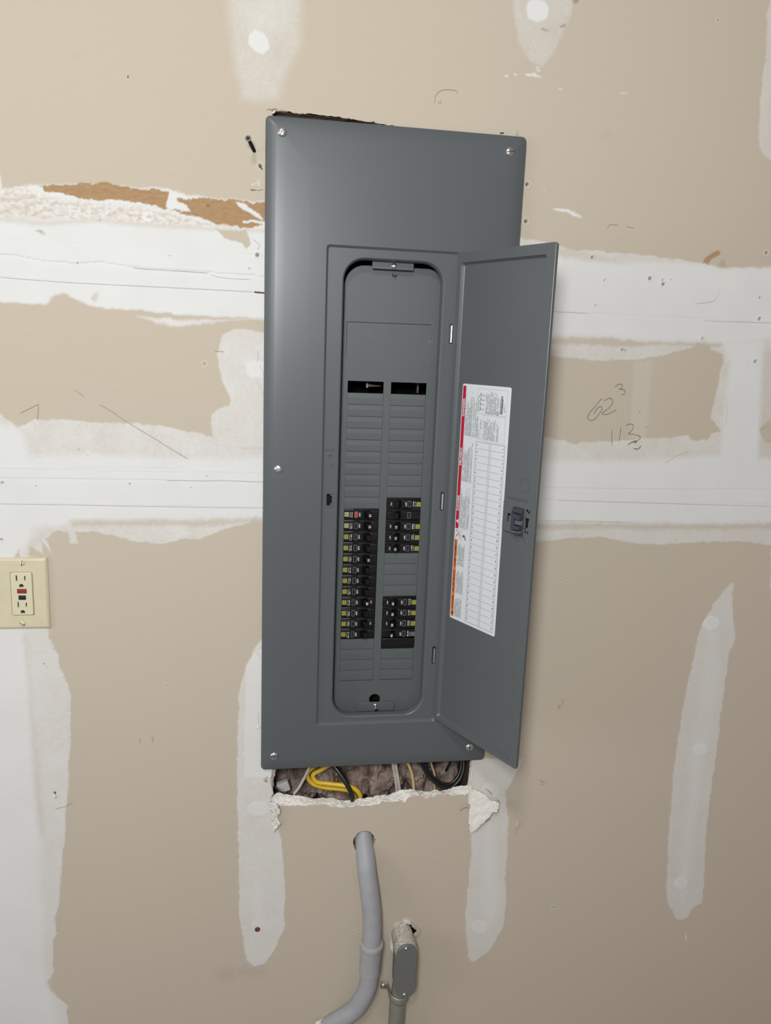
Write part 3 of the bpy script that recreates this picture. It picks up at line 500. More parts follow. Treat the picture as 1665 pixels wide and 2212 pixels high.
# broken gypsum edge round the cut-out
def strip_mesh(name, front, back, yb, material, rows=9, jit=.0016, bulge=.0015, closed=False, den=.002, parent=wall):
    def resamp(l, n):
        p = np.array(l); d = np.r_[0, np.cumsum(np.hypot(*np.diff(p, axis=0).T))]; t = np.linspace(0, d[-1], n)
        return np.stack([np.interp(t, d, p[:, 0]), np.interp(t, d, p[:, 1])], 1)
    Ln = sum(math.hypot(front[i+1][0]-front[i][0], front[i+1][1]-front[i][1]) for i in range(len(front)-1)); n = max(int(Ln/den), 4)
    A = resamp(front, n); B = resamp(back, n); mb = MB(); lo = []
    for k in range(rows):
        t = k/(rows-1); P = A*(1-t)+B*t; nz = fbm(P[:, 0], P[:, 1]+t*.05, .010, 4, 90)
        y = -.0012*(1-t)+yb*t-bulge*math.sin(math.pi*t)+nz*jit*3*(1 if 0 < k < rows-1 else .5)
        jx = fbm(P[:, 0]+t, P[:, 1], .006, 3, 95)*jit*1.5; jz = fbm(P[:, 0]+t, P[:, 1], .006, 3, 99)*jit*2.5
        lo.append([(P[i, 0]+jx[i], y[i], P[i, 1]+jz[i]) for i in range(n)])
    mb.loops(lo, 0, False, False, closed=False); return mb.build(name, material, parent, angle=50)
EDGE_F = [(-178.2,-510.7),(-178.9,-526),(-175.6,-543.4),(-174,-553.8),(-177.8,-565.7),(-172.2,-574.7),(-162,-578.8),(-144,-579.9),(-116.3,-581.5),(-92.6,-579.4),(-61.2,-588.3),(-46.8,-587.4),(-22.6,-587),(10.7,-586.3),(15.4,-580.3),(31.9,-584),(44.1,-581.1),(56.6,-584.5),(62.8,-575),(80,-573.3),(93.6,-579.5),(119.9,-572.9),(147.8,-577.2),(172.1,-575.8),(172.4,-553.3),(174.6,-532.9),(174.7,-508.9)]
EDGE_B = [(-167.1,-516.9),(-170.8,-534),(-172.2,-551.3),(-173.7,-559.9),(-172.1,-565.2),(-164.2,-562.2),(-154,-564.5),(-138.1,-568.9),(-115.7,-572.8),(-102.1,-577.1),(-69.1,-577.2),(-47.8,-585.6),(-19.5,-581.8),(10.7,-578.2),(28,-576.5),(46,-572.1),(56.6,-568.2),(74.9,-569.2),(87.6,-573.5),(100.2,-574.2),(113.6,-572.2),(128,-573.9),(142.1,-570.2),(158.9,-566.6),(170.9,-568.1),(171.3,-560.9),(172.6,-540.2),(173.6,-516)]
o = strip_mesh('gypsum_edge', mm(EDGE_F), mm(EDGE_B), .013, M['gypsum'])
o['label'] = 'crumbled white gypsum edge of the cut-out'
TOPF = [(-190.7,517.3),(-176.3,516),(-150,515),(-110.2,514.5),(-49.6,511.8),(12.1,507.2)]; TOPB = [(-186.6,514.9),(-176,515.1),(-149.4,514.8),(-109.2,514.2),(-47.9,512.1),(14.6,506.8)]
strip_mesh('gypsum_edge', mm(TOPF), mm(TOPB), .013, M['gypsum_tan'], 5, .0006, .0003)
mb = MB(); mb.loops([at(circ(-.0145, -.657, .0205, 48, .0232), -.0002), [(a+random.uniform(-.0006, .0006), -.0012, b_) for a, b_ in circ(-.0145, -.657, .0194, 48, .0220)], at(circ(-.0145, -.657, .0186, 48, .0212), .012)], 0, False, False)
mb.build('pipe_hole_rim', M['gypsum_tan'], wall, recalc=False)
# torn flaps of paper and plaster
def flap(name, l, lift, material, seed, cell=.0022, parent=wall, rgh=.0016):
    poly = mm(l); xs = [p[0] for p in poly]; zs = [p[1] for p in poly]
    x = np.arange(min(xs)-.002, max(xs)+.004, cell); z = np.arange(min(zs)-.002, max(zs)+.004, cell)
    A, B = np.meshgrid(x, z, indexing='ij'); sd = sdist(poly, A+.002*fbm(A, B, .006, 3, seed), B+.002*fbm(A, B, .006, 3, seed+4))
    h = lift(A, B); h = h+rgh*2*fbm(A, B, .012, 4, seed+8)
    mb = MB(); idd = {}
    def vid(i, j):
        if (i, j) not in idd: idd[(i, j)] = len(mb.v); mb.v.append((A[i, j], -float(h[i, j])-.001, B[i, j]))
        return idd[(i, j)]
    for i in range(len(x)-1):
        for j in range(len(z)-1):
            if max(sd[i, j], sd[i+1, j], sd[i, j+1], sd[i+1, j+1]) < cell*.7:
                mb.f.append((vid(i, j), vid(i+1, j), vid(i+1, j+1), vid(i, j+1))); mb.m.append(0); mb.sm.append(True)
    return mb.build(name, material, parent, angle=40, recalc=False, solid=-.0009)
FL = [(168.1,-537),(172.6,-555.1),(175.7,-565.2),(197.4,-573.6),(208.3,-584.2),(223.1,-586.9),(220.9,-605.9),(213.3,-607.3),(204,-621.4),(192.1,-636.3),(177.6,-651),(172.9,-629.6),(172.2,-604.8),(171.2,-574)]
f0 = [(172.4,-607.6)][0]
o = flap('torn_flap', FL, lambda a, b_: np.clip(.0015+.26*(a-f0[0]/1000)+.05*(f0[1]/1000-b_), .0008, .017), M['gypsum'], 120)
o['label'] = 'torn triangular flap of drywall paper'
flap('torn_flap', [(201.9,-616.7),(211.4,-604.4),(222.2,-586.8),(227.7,-592.6),(226.8,-603.5),(218.8,-612.2),(211.1,-626.4),(201.4,-635),(194.8,-638.3)], lambda a, b_: .0015+.0*a, M['gypsum_tan'], 150, .0018)
flap('torn_flap', [(-178.5,-567.4),(-166,-571.6),(-159.6,-583.3),(-164.1,-600.6),(-159.3,-609.6),(-163.9,-617.3),(-170.2,-624.8),(-174.3,-604.3),(-172.1,-591.3),(-176.8,-582.3)], lambda a, b_: .002+.004*np.abs(np.sin(a*400+b_*160)), M['gypsum'], 140, .0018, rgh=.003)
flap('torn_flap', [(155.7,-597.5),(164.1,-596.2),(171.5,-593),(173,-603.1),(166.8,-600),(159.4,-603.2),(156.2,-606.6)], lambda a, b_: .002+.0*a, M['gypsum_tan'], 160, .0015)
flap('torn_flap', [(42.1,-879.7),(43,-860.4),(43.3,-846),(48.8,-834),(59.4,-823.5),(74.6,-821),(79.2,-827.1),(68.2,-830),(56.5,-836.6),(52,-851.6),(49.4,-870.7),(46.8,-889.9)], lambda a, b_: .003+.003*np.sin(a*260), M['gypsum'], 170, .0016, rgh=.003)
flap('torn_flap', [(76.6,-826.9),(88.9,-833.7),(96.2,-842.1),(93.3,-853.4),(88.5,-860.8),(83.8,-852.6),(89.4,-843.4),(80.5,-836.8)], lambda a, b_: .002+.0*a, M['gypsum_tan'], 180, .0015, rgh=.002)

# ---------------------------------------------------------------- cavity behind the wall
mb = MB(); slab(mb, .1745, .2125, -1.45, 1.2, .10, .0135, .001, .0005); tag(mb.build('trim_1', M['stud']), kind='structure')
mb = MB(); slab(mb, -.2300, -.1905, -1.45, 1.2, .10, .0135, .001, .0005); tag(mb.build('trim_2', M['stud']), kind='structure')
mb = MB(); slab(mb, -.1895, .1735, .512, .55, .10, .0135, .001, .0005); tag(mb.build('trim_3', M['stud']), kind='structure')
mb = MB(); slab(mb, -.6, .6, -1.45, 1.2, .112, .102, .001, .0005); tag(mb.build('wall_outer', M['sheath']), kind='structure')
# crumpled insulation
mb = MB(); xs = np.linspace(-.186, .170, 170); zs = np.linspace(-.610, -.500, 60)
A, B = np.meshgrid(xs, zs, indexing='ij')
hh = .064+.10*fbm(A, B*.8, .045, 3, 200)+.055*np.abs(fbm(A, B*.6, .020, 3, 210))-.03*fbm(A, B, .010, 3, 230)
hh = np.clip(hh-.35*np.clip(-.548-B, 0, .3)+.7*np.clip(B+.545, 0, .05), .042, .10)
n_ = len(zs)
mb.v = [(A[i, j], hh[i, j], B[i, j]) for i in range(len(xs)) for j in range(n_)]
mb.f = [(i*n_+j, (i+1)*n_+j, (i+1)*n_+j+1, i*n_+j+1) for i in range(len(xs)-1) for j in range(n_-1)]; mb.m = [0]*len(mb.f); mb.sm = [True]*len(mb.f)
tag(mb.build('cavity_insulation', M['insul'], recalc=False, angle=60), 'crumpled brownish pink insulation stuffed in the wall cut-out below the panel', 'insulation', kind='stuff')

def cable(name, pts_by_y, rad, material, label, flat=1., grp=None, cat='cable'):
    mb = MB()
    for pts in pts_by_y: tube(mb, [(a/1000, y, b_/1000) for (a, b_), y in pts], rad, 12, 0, flat)
    return tag(mb.build(name, material, angle=60), label, cat, grp)
def zipy(l, ys): return list(zip(l, ys))
cable('yellow_cable', [zipy([(-77.7,-515.5),(-88.7,-529.1),(-99.9,-534.7),(-109.5,-539.6),(-112.5,-549.1),(-103.4,-563),(-84.5,-570.3),(-64,-573.2),(-45.1,-576),(-34.2,-581.1),(-28.1,-591.4),(-26.8,-607.9)], (.056, .051, .045, .041, .040, .038, .036, .035, .034, .033, .031, .032))], .0042, M['yellow'], 'bright yellow cable looped below the panel, outer strand of the loop')
cable('yellow_cable', [zipy([(-51.9,-515.6),(-71,-528.8),(-90.2,-538.5),(-103,-544.9),(-96.3,-556.8),(-80,-559.5),(-60.4,-560.5),(-40.7,-562.5),(-27.4,-569.5),(-20.4,-581.6),(-18.8,-605.3)], (.046, .042, .038, .035, .032, .030, .026, .022, .020, .019, .021))], .0042, M['yellow'], 'bright yellow cable looped below the panel, upper inner strand beside the black cable')
cable('black_cable', [zipy([(-81.4,-507.6),(-67.3,-525.8),(-56.5,-537.8),(-45.6,-553.4),(-37.8,-568.1),(-34.9,-582.5),(-34.5,-598.7)], (.04, .030, .022, .014, .010, .012, .020))], .0042, M['blackcable'], 'thick black cable crossing in front of the yellow cable loop')
cable('white_cable', [zipy([(-106.1,-520.7),(-113,-536.2),(-120,-550),(-129.4,-565.4),(-141.2,-577.2)], (.035, .032, .03, .026, .022))], .0027, M['whitecable'], 'dirty white cable slanting down left of the yellow loop')
cable('white_cable', [zipy([(35.9,-518.7),(39.1,-536.8),(44.4,-564.1),(48.2,-596.1)], (.035, .03, .028, .026))], .0026, M['whitecable'], 'dirty white cable hanging straight in the cut-out, left one of a close pair')
cable('white_cable', [zipy([(40.9,-519),(44.1,-537),(49.4,-564.3),(54.1,-596.4)], (.035, .03, .028, .026))], .0026, M['whitecable'], 'dirty white cable hanging straight in the cut-out, right one of a close pair')
cable('yellow_cable', [zipy([(59.2,-519.8),(66.5,-532.8),(73.1,-550.2),(76.8,-574.9),(77.6,-593.2)], (.04, .034, .030, .027, .026))], .0027, M['yellow_old'], 'aged pale yellow cable right of the white pair in the cut-out')
cable('yellow_cable', [zipy([(107,-527.6),(111.1,-541.5),(117.2,-561),(117.5,-583),(118.2,-596.9)], (.045, .042, .040, .038, .036))], .0019, M['yellow_old'], 'thin faded yellow wire behind the black cable loops')
cable('black_cable', [zipy([(78.2,-518),(88.9,-532),(102.5,-551.6),(121.9,-568),(140.9,-572.7),(157.4,-561.7),(166.5,-543.1),(167.8,-522.3)], (.035, .028, .022, .018, .018, .022, .028, .036))], .0030, M['blackcable'], 'black cable hanging in a loop at the right, outermost of the loops')
cable('black_cable', [zipy([(85.2,-521.1),(95.1,-535.1),(106.9,-551),(124.6,-565.6),(141.9,-569.3),(155.1,-559.9),(163.5,-543),(165,-524.9)], (.040, .034, .028, .025, .025, .028, .034, .040))], .0028, M['blackcable'], 'black cable hanging in a loop at the right, nested inside the outermost loop')
cable('black_cable', [zipy([(145.2,-532.2),(142.5,-545.8),(139.7,-557.6)], (.04, .045, .05))], .0020, M['blackcable'], 'short thin black wire inside the hanging black loops')
cable('black_cable', [zipy([(-173.6,-558),(-164.1,-561.1),(-154.5,-566),(-144.1,-571.9),(-137.7,-571.4)], (.03, .022, .018, .018, .02))], .0026, M['steel_dark'], 'dark flat wire lying on the left plaster edge', .5)
mb = MB(); slab(mb, -.0105, .0105, -.0085, .0085, .012, 0, .0015, .001)
mb2 = [(-154.1,-564.4)][0]
tag(mb.build('cable_clip', M['whiteplastic'], None, (mb2[0]/1000, .030, mb2[1]/1000), (0, -.35, 0)), 'white plastic clip at the left end of the cut-out', 'clip')

# ================================================================= ELECTRICAL PANEL
BASE = -.5087
panel = empty('breaker_box', (0, 0, BASE), 'tall grey electrical panel with open door set in the patched drywall', 'electrical panel')
PL = (0, 0, -BASE)
XL, XR, ZT, ZB, FY = -.1003, .0952, .3340, -.4233, -.014
CX0, CX1, CZ0, CZ1 = -.1935, .1917, -.5056, .5072
mb = MB()
cl = [(0, -.0010), (0, -.0086), (.0008, -.0101), (.0024, -.0110), (.0118, -.0124), (.0135, -.0128), (.0155, -.0131), (.020, -.01345), (.030, -.0137), (.048, -.0139), (.065, FY)]
mb.loops([at(rri(CX0, CX1, CZ0, CZ1, .0075, i, 6) if i < .007 else rr(CX0+i, CX1-i, CZ0+i, CZ1-i, .0035, 6), y) for i, y in cl], 0, False, False)
i = .065
rec0 = rr(XL-.0035, XR+.0035, ZB-.0035, ZT+.0035, .005, 6)
mb.holed(rr(CX0+i, CX1-i, CZ0+i, CZ1-i, .0035, 6), [rec0], FY)
SH = -.0100
mb.loops([at(rec0, FY), at(rr(XL-.0025, XR+.0025, ZB-.0025, ZT+.0025, .0045, 6), FY+.0006), at(rr(XL-.0008, XR+.0008, ZB-.0008, ZT+.0008, .004, 6), SH-.0007), at(rr(XL, XR, ZB, ZT, .0035, 6), SH)], 0, False, False)
ox0, ox1, oz0, oz1, orr = -.0788, .0775, -.4160, .3225, .034
slots = [[(-.0945, -.0548), (-.0945, -.0362), (-.0888, -.0362), (-.0888, -.0392), (-.0862, -.0392), (-.0862, -.0510), (-.0888, -.0510), (-.0888, -.0548)]]
hz = [.2161, -.0466, -.3089]
for z in hz: slots.append(rr(.0880, .0945, z-.0155, z+.0155, .003, 4))
sh = circ(-.0905, .0237, .0028, 14)
mb.holed(rr(XL, XR, ZB, ZT, .0035, 6), [rr(ox0, ox1, oz0, oz1, orr, 12)]+slots+[sh], SH)
mb.loops([at(rri(ox0, ox1, oz0, oz1, orr, a, 12), y) for a, y in ((0, SH), (.0010, SH+.0004), (.0020, SH+.0016), (.0026, SH+.0034), (.0030, SH+.0070), (.0033, -.0005), (.0036, .0012))], 0, False, False)
mb.build('panel_cover', M['paint'], panel, PL, solid=-.0011, angle=30)
# back of latch slot and strike dimple pad
mb = MB(); slab(mb, -.098, -.083, -.060, -.032, .004, -.0040, .001, .0003); mb.build('strike_recess', M['black'], panel, PL)
mb = MB()
arc = [(-.0985+.0145*t, .0335+.0016*math.sin(math.pi*t)) for t in np.linspace(0, 1, 14)]
lo = []
for (x, z) in arc: lo.append([(x, SH-.0001, z+.0011), (x, SH-.0010, z+.0004), (x, SH-.0011, z-.0008), (x, SH-.0001, z-.0030)])
mb.loops(lo, 0, False, False, closed=False); mb.build('strike_ridge', M['paint'], panel, PL, angle=40); mb = MB()
mb.loops([at(circ(-.0905, .0237, .0034, 16), SH-.0001), at(circ(-.0905, .0237, .0030, 16), SH-.0007), at(circ(-.0905, .0237, .0020, 16), SH-.0007), at(circ(-.0905, .0237, .0018, 16), SH+.002)], 0, False, True)
mb.build('strike_boss', M['paint'], panel, PL, angle=40); mb = MB()
slab(mb, -.0955, -.0855, .0085, .0125, SH+.001, SH-.0010, .0018, .0008); mb.build('strike_dimple', M['paint'], panel, PL, angle=40); mb = MB()
for x0, x1, z0, z1 in ((-.0968, -.0845, -.0362, -.0345), (-.0968, -.0845, -.0572, -.0550), (-.0862, -.0845, -.055, -.050)):
    slab(mb, x0, x1, z0, z1, SH+.001, SH-.0008, .0006, .0005)
mb.build('strike_lip', M['paint'], panel, PL, angle=40)
# screws
def screw_mb(r=.0066, slot_ang=40, seed=0, cross=True):
    mb = MB(); n = 28
    prof = [(1.0, 0), (1.0, -.0006), (.95, -.0013), (.82, -.0021), (.6, -.0028), (.34, -.0031)]
    mb.loops([at(circ(0, 0, r*a, n), y) for a, y in prof], 0, True, True)
    s0 = len(mb.v)
    slab(mb, -r*.98, r*.98, -r*.11, r*.11, -.0015, -.00325, .0002, .0002, 1, 1)
    if cross: slab(mb, -r*.42, r*.42, -r*.10, r*.10, -.0015, -.0033, .0002, .0002, 1, 1); 
    if cross:
        k = len(mb.v)-0
        for t in range(s0+ (len(mb.v)-s0)//2, len(mb.v)):
            x, y, z = mb.v[t]; mb.v[t] = (-z, y, x)
    a = math.radians(slot_ang)
    for t in range(s0, len(mb.v)):
        x, y, z = mb.v[t]; mb.v[t] = (x*math.cos(a)-z*math.sin(a), y, x*math.sin(a)+z*math.cos(a))
    return mb
for k, (x, z, a) in enumerate(((-.1705, .4854, 55), (.1653, .4837, 10), (-.1703, .0028, 20), (-.1719, -.4787, 0), (.1624, -.4779, 95))):
    screw_mb(.0066, a).build('cover_screw', [M['zinc'], M['steel_dark']], panel, (x, FY+.0004, z-BASE), (.03 if k % 2 else -.05, 0, .04 if k % 2 else -.06), angle=28)['label'] = 'shiny zinc cover screw'
# enclosure box inside the wall
mb = MB(); ex, ez = .1715, .4950
mb.loops([at(rr(-ex, ex, -ez, ez, .002, 3), .0005), at(rr(-ex, ex, -ez, ez, .002, 3), .0985)], 0, False, True)
mb.build('enclosure_box', M['enclosure'], panel, PL, solid=-.0012)
# dead front with its openings
DY = .0169; PT = .13921; PP = .01859
cols = ((-.0633, -.0064), (.0055, .0625))
mb = MB()
def rowz(k): return PT-PP*k
openL = (rowz(0), rowz(27)); 
holes = [[(c0, rowz(27)), (c1, rowz(27)), (c1, PT), (c0, PT)] for c0, c1 in cols]
gz0 = .2288
groove = [(-.0667, gz0-.0004), (.0655, gz0+.0004), (.0655, gz0+.0011), (-.0674, gz0+.0003), (-.0672, gz0-.055), (-.0668, gz0-.055)]
DFO = rr(-.0722, .0858, -.4270, .3130, .031, 8)
mb.holed(DFO, holes+[groove, circ(-.0019, -.3975, .0095, 20)], DY)
mb.loops([at(DFO, DY), at(rri(-.0722, .0858, -.4270, .3130, .031, -.0008, 8), DY+.0008), at(rri(-.0722, .0858, -.4270, .3130, .031, -.0012, 8), DY+.012)], 0, False, False)
mb.build('dead_front', M['paint_in'], panel, PL, solid=-.0011)
mb = MB(); slab(mb, -.030, .030, -.42, .105, .066, .060, .002, .001); mb.build('breaker_rail', M['black'], panel, PL)
# blank filler plates
def filler():
    mb = MB(); a, c = .0569/2, PP/2; g = .00035
    x0, x1, z0, z1 = -a+g, a-g, -c+g*1.6, c-g*1.2
    zm = z0+(z1-z0)*.60
    V = [(x0, .0010, z0), (x1, .0010, z0), (x1, .0002, z0+.0005), (x0, .0002, z0+.0005), (x0, .00012, zm), (x1, .00012, zm), (x0, .00055, z1), (x1, .00055, z1)]
    mb.add(V, [(0, 1, 2, 3), (3, 2, 5, 4), (4, 5, 7, 6)], 0, False)
    mb.add([(-a, .0016, -c), (a, .0016, -c), (a, .0016, c), (-a, .0016, c)], [(0, 1, 2, 3)], 0)
    return mb
fp = None
rows = [(0, list(range(1, 11))+[23, 24, 25, 26]), (1, list(range(1, 10))+[15, 16, 17, 18, 24, 25, 26])]
for ci, rl in rows:
    cx = sum(cols[ci])/2
    for k in rl:
        loc = (cx, DY, PT-PP*(k+.5)-BASE)
        if fp is None: fp = filler().build('filler_plate', M['paint_in'], panel, loc, angle=3, recalc=False); fp['group'] = 'blank filler plates'; o = fp
        else: o = fp.copy(); COL.objects.link(o); o.location = loc
        o.rotation_euler = (.0, 0, 0)
# lug glimpsed in the open slots
mb = MB(); tube(mb, [(-.028, .045, .1318), (-.019, .046, .1312), (-.006, .05, .131)], [.0032, .0016, .0008], 10, 0, 1, True, 0); slab(mb, -.0305, -.0275, .1278, .1362, .05, .043, .0005, .0003); mb.build('bus_lug', M['copper'], panel, PL); mb = MB()
slab(mb, .0545, .0555, .1215, .1378, .06, .045, .0003, .0002); mb.build('bus_lug', M['copper'], panel, PL)
# top and bottom tabs with their screws
def tab(name, z0, z1, y, th, hole_dir):
    mb = MB(); mb.loops([at(rr(-.0325, .0315, z0, z1, .002, 4), y+th), at(rr(-.0325, .0315, z0, z1, .002, 4), y+.0004), at(rri(-.0325, .0315, z0, z1, .002, .0005, 4), y)], 0, True, True)
    return mb.build(name, M['paint_in'], panel, PL, angle=30)
tab('mounting_tab', .3085, .3260, .0050, .0011, 1); tab('mounting_tab', -.4175, -.4015, .0130, .0030, 1)
def ball_screw(x, y, z, r, name='mounting_screw', mat_='zinc'):
    mb = MB(); mb.loops([at(circ(0, 0, r*a, 18), yy) for a, yy in ((1, .002), (1, -.0005), (.93, -.0014), (.72, -.0022), (.35, -.0027))], 0, True, True)
    return mb.build(name, M[mat_], panel, (x, y, z-BASE))
ball_screw(.0007, .0045, .3135, .0043); ball_screw(-.0008, .0126, -.4065, .0036)
mb = MB(); tube(mb, [(.0025, .017, .302), (.0030, .008, .3025)], .0028, 12); mb.build('mounting_screw', M['steel_dark'], panel, PL)
mb = MB(); tube(mb, [(-.0002, .0135, -.4120), (.0002, .008, -.4135)], .0030, 12); mb.build('mounting_screw', M['zinc'], panel, PL)
# small scratches in the paint of the dead front
mb = MB()
for (x, z, dx, dz, w) in ((.0625, .203, .0030, .0022, .0008), (.062, .172, .0014, -.0012, .0006), (.0245, .2025, .0022, .0026, .0003), (-.0335, .209, .0030, .002, .0003), (-.0285, .2075, .001, .0030, .0003), (-.0260, .206, .0012, .003, .0003),
                          (-.0165, .2125, .0010, .0004, .0004), (-.0080, .212, .0006, .0004, .0003), (.003, .2115, .0006, .0003, .0003), (.066, .094, .0006, .0003, .0006), (.068, .090, .0004, .0008, .0005), (.0655, .0735, .001, .0005, .0006),
                          (.068, .0725, .0003, .001, .0005), (.0665, .054, .0005, .0004, .0006), (.0668, -.0180, .0005, .0004, .0005), (.0665, -.0345, .001, .0003, .0004), (-.0715, -.088, .0002, .010, .0004), (-.0755, -.375, .0006, .002, .0005), (.0655, -.300, .001, .0008, .0006), (.065, -.338, .0006, .0003, .0005)):
    mb = MB(); ribbon(mb, smooth_line([(x, z), (x+dx*.5, z+dz*.6), (x+dx, z+dz)]), w, DY-.0003); mb.build('paint_chip', M['scuff_grey'], panel, PL, recalc=False)

# ---------------------------------------------------------------- circuit breakers
BL, BH = .0284, PP/2-.00025
def breaker_body(double=False):
    mb = MB(); zb = -BH-(PP if double else 0)
    slab(mb, -BL, BL, zb, BH, .012, .0015, .0006, .0005, 2)
    if not double:
        slab(mb, -BL+.0005, .0030, -.0058, .0078, .003, -.0030, .0008, .0009, 2)
        slab(mb, .0150, BL-.0010, -.0048, .0070, .003, -.0016, .0008, .0006, 2)
        slab(mb, -.0030, .0170, -.0066, .0084, .003, -.0006, .0008, .0006, 2)
    else:
        slab(mb, -BL+.0005, BL-.0005, -.0060, .0078, .003, -.0030, .0008, .0009, 2)
        slab(mb, -BL+.0005, BL-.0005, zb+.0060, -.0075, .003, -.0046, .0008, .0012, 2)
    return mb
def toggle_mb():
    mb = MB(); lo = []
    for t, w_, z0, z1 in ((0, .0052, -.0062, .0066), (.4, .0046, -.0056, .0060), (.85, .0036, -.0050, .0054), (1, .0026, -.0044, .0048)):
        y = -.0002-.0105*t; x = .0095+.0034*t
        lo.append(at(rr(x-w_, x+w_*.75, z0, z1, .0010, 2), y))
    mb.loops(lo, 0, True, True); return mb
def window_mb():
    mb = MB(); x0, x1, z0, z1 = -.0118, -.0062, -.0048, .0052
    slab(mb, x0+.0006, x1-.0006, z0+.0006, z1-.0006, -.0025, -.0033, .0004, .0002, 2, 0)
    fr = rr(x0, x1, z0, z1, .0008, 3); ir = rri(x0, x1, z0, z1, .0008, .00045, 3)
    mb.loops([at(fr, -.0028), at(fr, -.0035), at(ir, -.0035), at(ir, -.0030)], 1, False, False)
    return mb
def logo_mb():
    mb = MB(); cx, cz = -.0243, .0006
    for r_, y_, mi in ((.0036, -.00345, 0), (.0028, -.00352, 1), (.0022, -.00359, 0), (.0009, -.00366, 1)):
        slab(mb, cx-r_, cx+r_, cz-r_*1.02, cz+r_*1.02, -.0028, y_, .0003, .00005, 1, mi)
    return mb
def marking_mb(off='OFF', num=None, on=None, seed=0, code='QO'):
    rnd = random.Random(seed); mb = MB(); Y = -.00345
    # two columns of fine lettering
    for x, w, d in ((-.0188, .0007, .9), (-.0165, .0014, .7)):
        z = .0046
        while z > -.0040:
            l = rnd.uniform(.0008, .0020); mb.add([(x, Y, z), (x+w, Y, z), (x+w, Y, z-l), (x, Y, z-l)], [(0, 3, 2, 1)], 0 if rnd.random() < d else 1, False); z -= l+.0004
    text_into(mb, off, .0038, txm(-.0036, .0004, Y, -90), 0, .02, 1.0, 'CENTER')
    if on: text_into(mb, on, .0032, txm(.0205, .0006, -.0021, -90), 0, .02, 1.0, 'CENTER')
    if num: text_into(mb, num, .0050, txm(.0126 if len(num) else 0, .0004, -.0110, -90), 0, .03, 1.0, 'CENTER')
    # highlight on the step of the case, painted as a narrow grey line
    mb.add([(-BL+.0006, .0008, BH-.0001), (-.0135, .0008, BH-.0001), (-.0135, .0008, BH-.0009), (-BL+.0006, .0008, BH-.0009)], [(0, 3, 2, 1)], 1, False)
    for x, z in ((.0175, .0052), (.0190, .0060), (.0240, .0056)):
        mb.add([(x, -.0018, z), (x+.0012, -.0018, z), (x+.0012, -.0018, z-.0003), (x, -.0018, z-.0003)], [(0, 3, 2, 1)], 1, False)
    return mb
protos = {}
def pmesh(key, fn, mats, **kw):
    if key not in protos:
        o = fn().build(key[0] if isinstance(key, tuple) else key, mats, None, **kw); protos[key] = o.data; bpy.data.objects.remove(o)
    return protos[key]
def child(name, mesh, parent, loc=(0, 0, 0)):
    o = bpy.data.objects.new(name, mesh); COL.objects.link(o); o.parent = parent; o.location = loc; return o
specs = []
Lnum = {11: '15', 12: '15', 15: '15', 19: '20', 21: '', 22: ''}
Rnum = {12: '15', 13: '15', 14: '15', 19: '20', 20: '20', 21: '20', 22: '40'}
for k in range(11, 23): specs.append((0, k, Lnum.get(k), {21: 'ON', 19: 'ON'}.get(k)))
for k in list(range(10, 15))+[19, 20, 21, 22]: specs.append((1, k, Rnum.get(k), {10: 'ON', 20: 'ON', 12: 'ON', 13: 'ON', 14: 'ON', 21: 'ON', 22: 'ON', 19: 'ON'}.get(k)))
for ci, k, num, on in specs:
    dbl = (ci == 1 and k == 22); body = pmesh('breaker_double' if dbl else 'breaker_single', (lambda d=dbl: breaker_body(d)), M['breaker'])
    cx = sum(cols[ci])/2; rz = PT-PP*(k+.5)
    flip = ci == 1
    o = bpy.data.objects.new('circuit_breaker', body); COL.objects.link(o); o.parent = panel; o.location = (cx, DY, rz-BASE)
    o['group'] = 'black circuit breakers in the left column' if ci == 0 else 'black circuit breakers in the right column'
    if flip and not dbl: o.rotation_euler = (0, math.pi, 0)
    if dbl:
        o.data = body
    R_ = Matrix.Rotation(math.pi, 4, 'Y') if (flip and dbl) else None
    blank = (ci == 1 and k == 11)
    def place(c):
        if R_: c.rotation_euler = (0, math.pi, 0)
        return c
    place(child('toggle', pmesh('toggle', toggle_mb, M['toggle'], angle=25), o))
    red = (ci == 0 and k == 11)
    c = place(child('trip_window', pmesh('trip_window_red' if red else 'trip_window', window_mb, [M['red_window'] if red else M['window'], M['grey_ink']]), o))
    if red: c['label'] = 'red trip window'
    if not blank:
        pale = (ci == 0 and k in (11, 12)); fade = dbl
        place(child('logo', pmesh(('logo', pale, fade), logo_mb, [M['logo_pale'] if pale else (M['grey_ink'] if fade else M['logo_yellow']), M['breaker']]), o))
        seed = k+ci*40
        mk = marking_mb('OFF', num or None, on, seed).build('marking', [M['white_ink'], M['grey_ink']], o, recalc=False)
        place(mk)
    if dbl: o['label'] = 'wide double breaker marked 40 with one toggle'
    elif blank: o['label'] = 'unmarked black breaker without yellow logo'
    elif red: o['label'] = 'tripped breaker with red window'

# ---------------------------------------------------------------- door
TH = 1.10834; DW = .1969
door_rot = (0, 0, -TH)
DL = (XR, FY, -BASE); DZ = .0019
door = None
mb = MB()
oz, uz = ZT+DZ-.0005, ZB+DZ+.0005
outer = rr(-.0010, DW, uz, oz, .0022, 4)
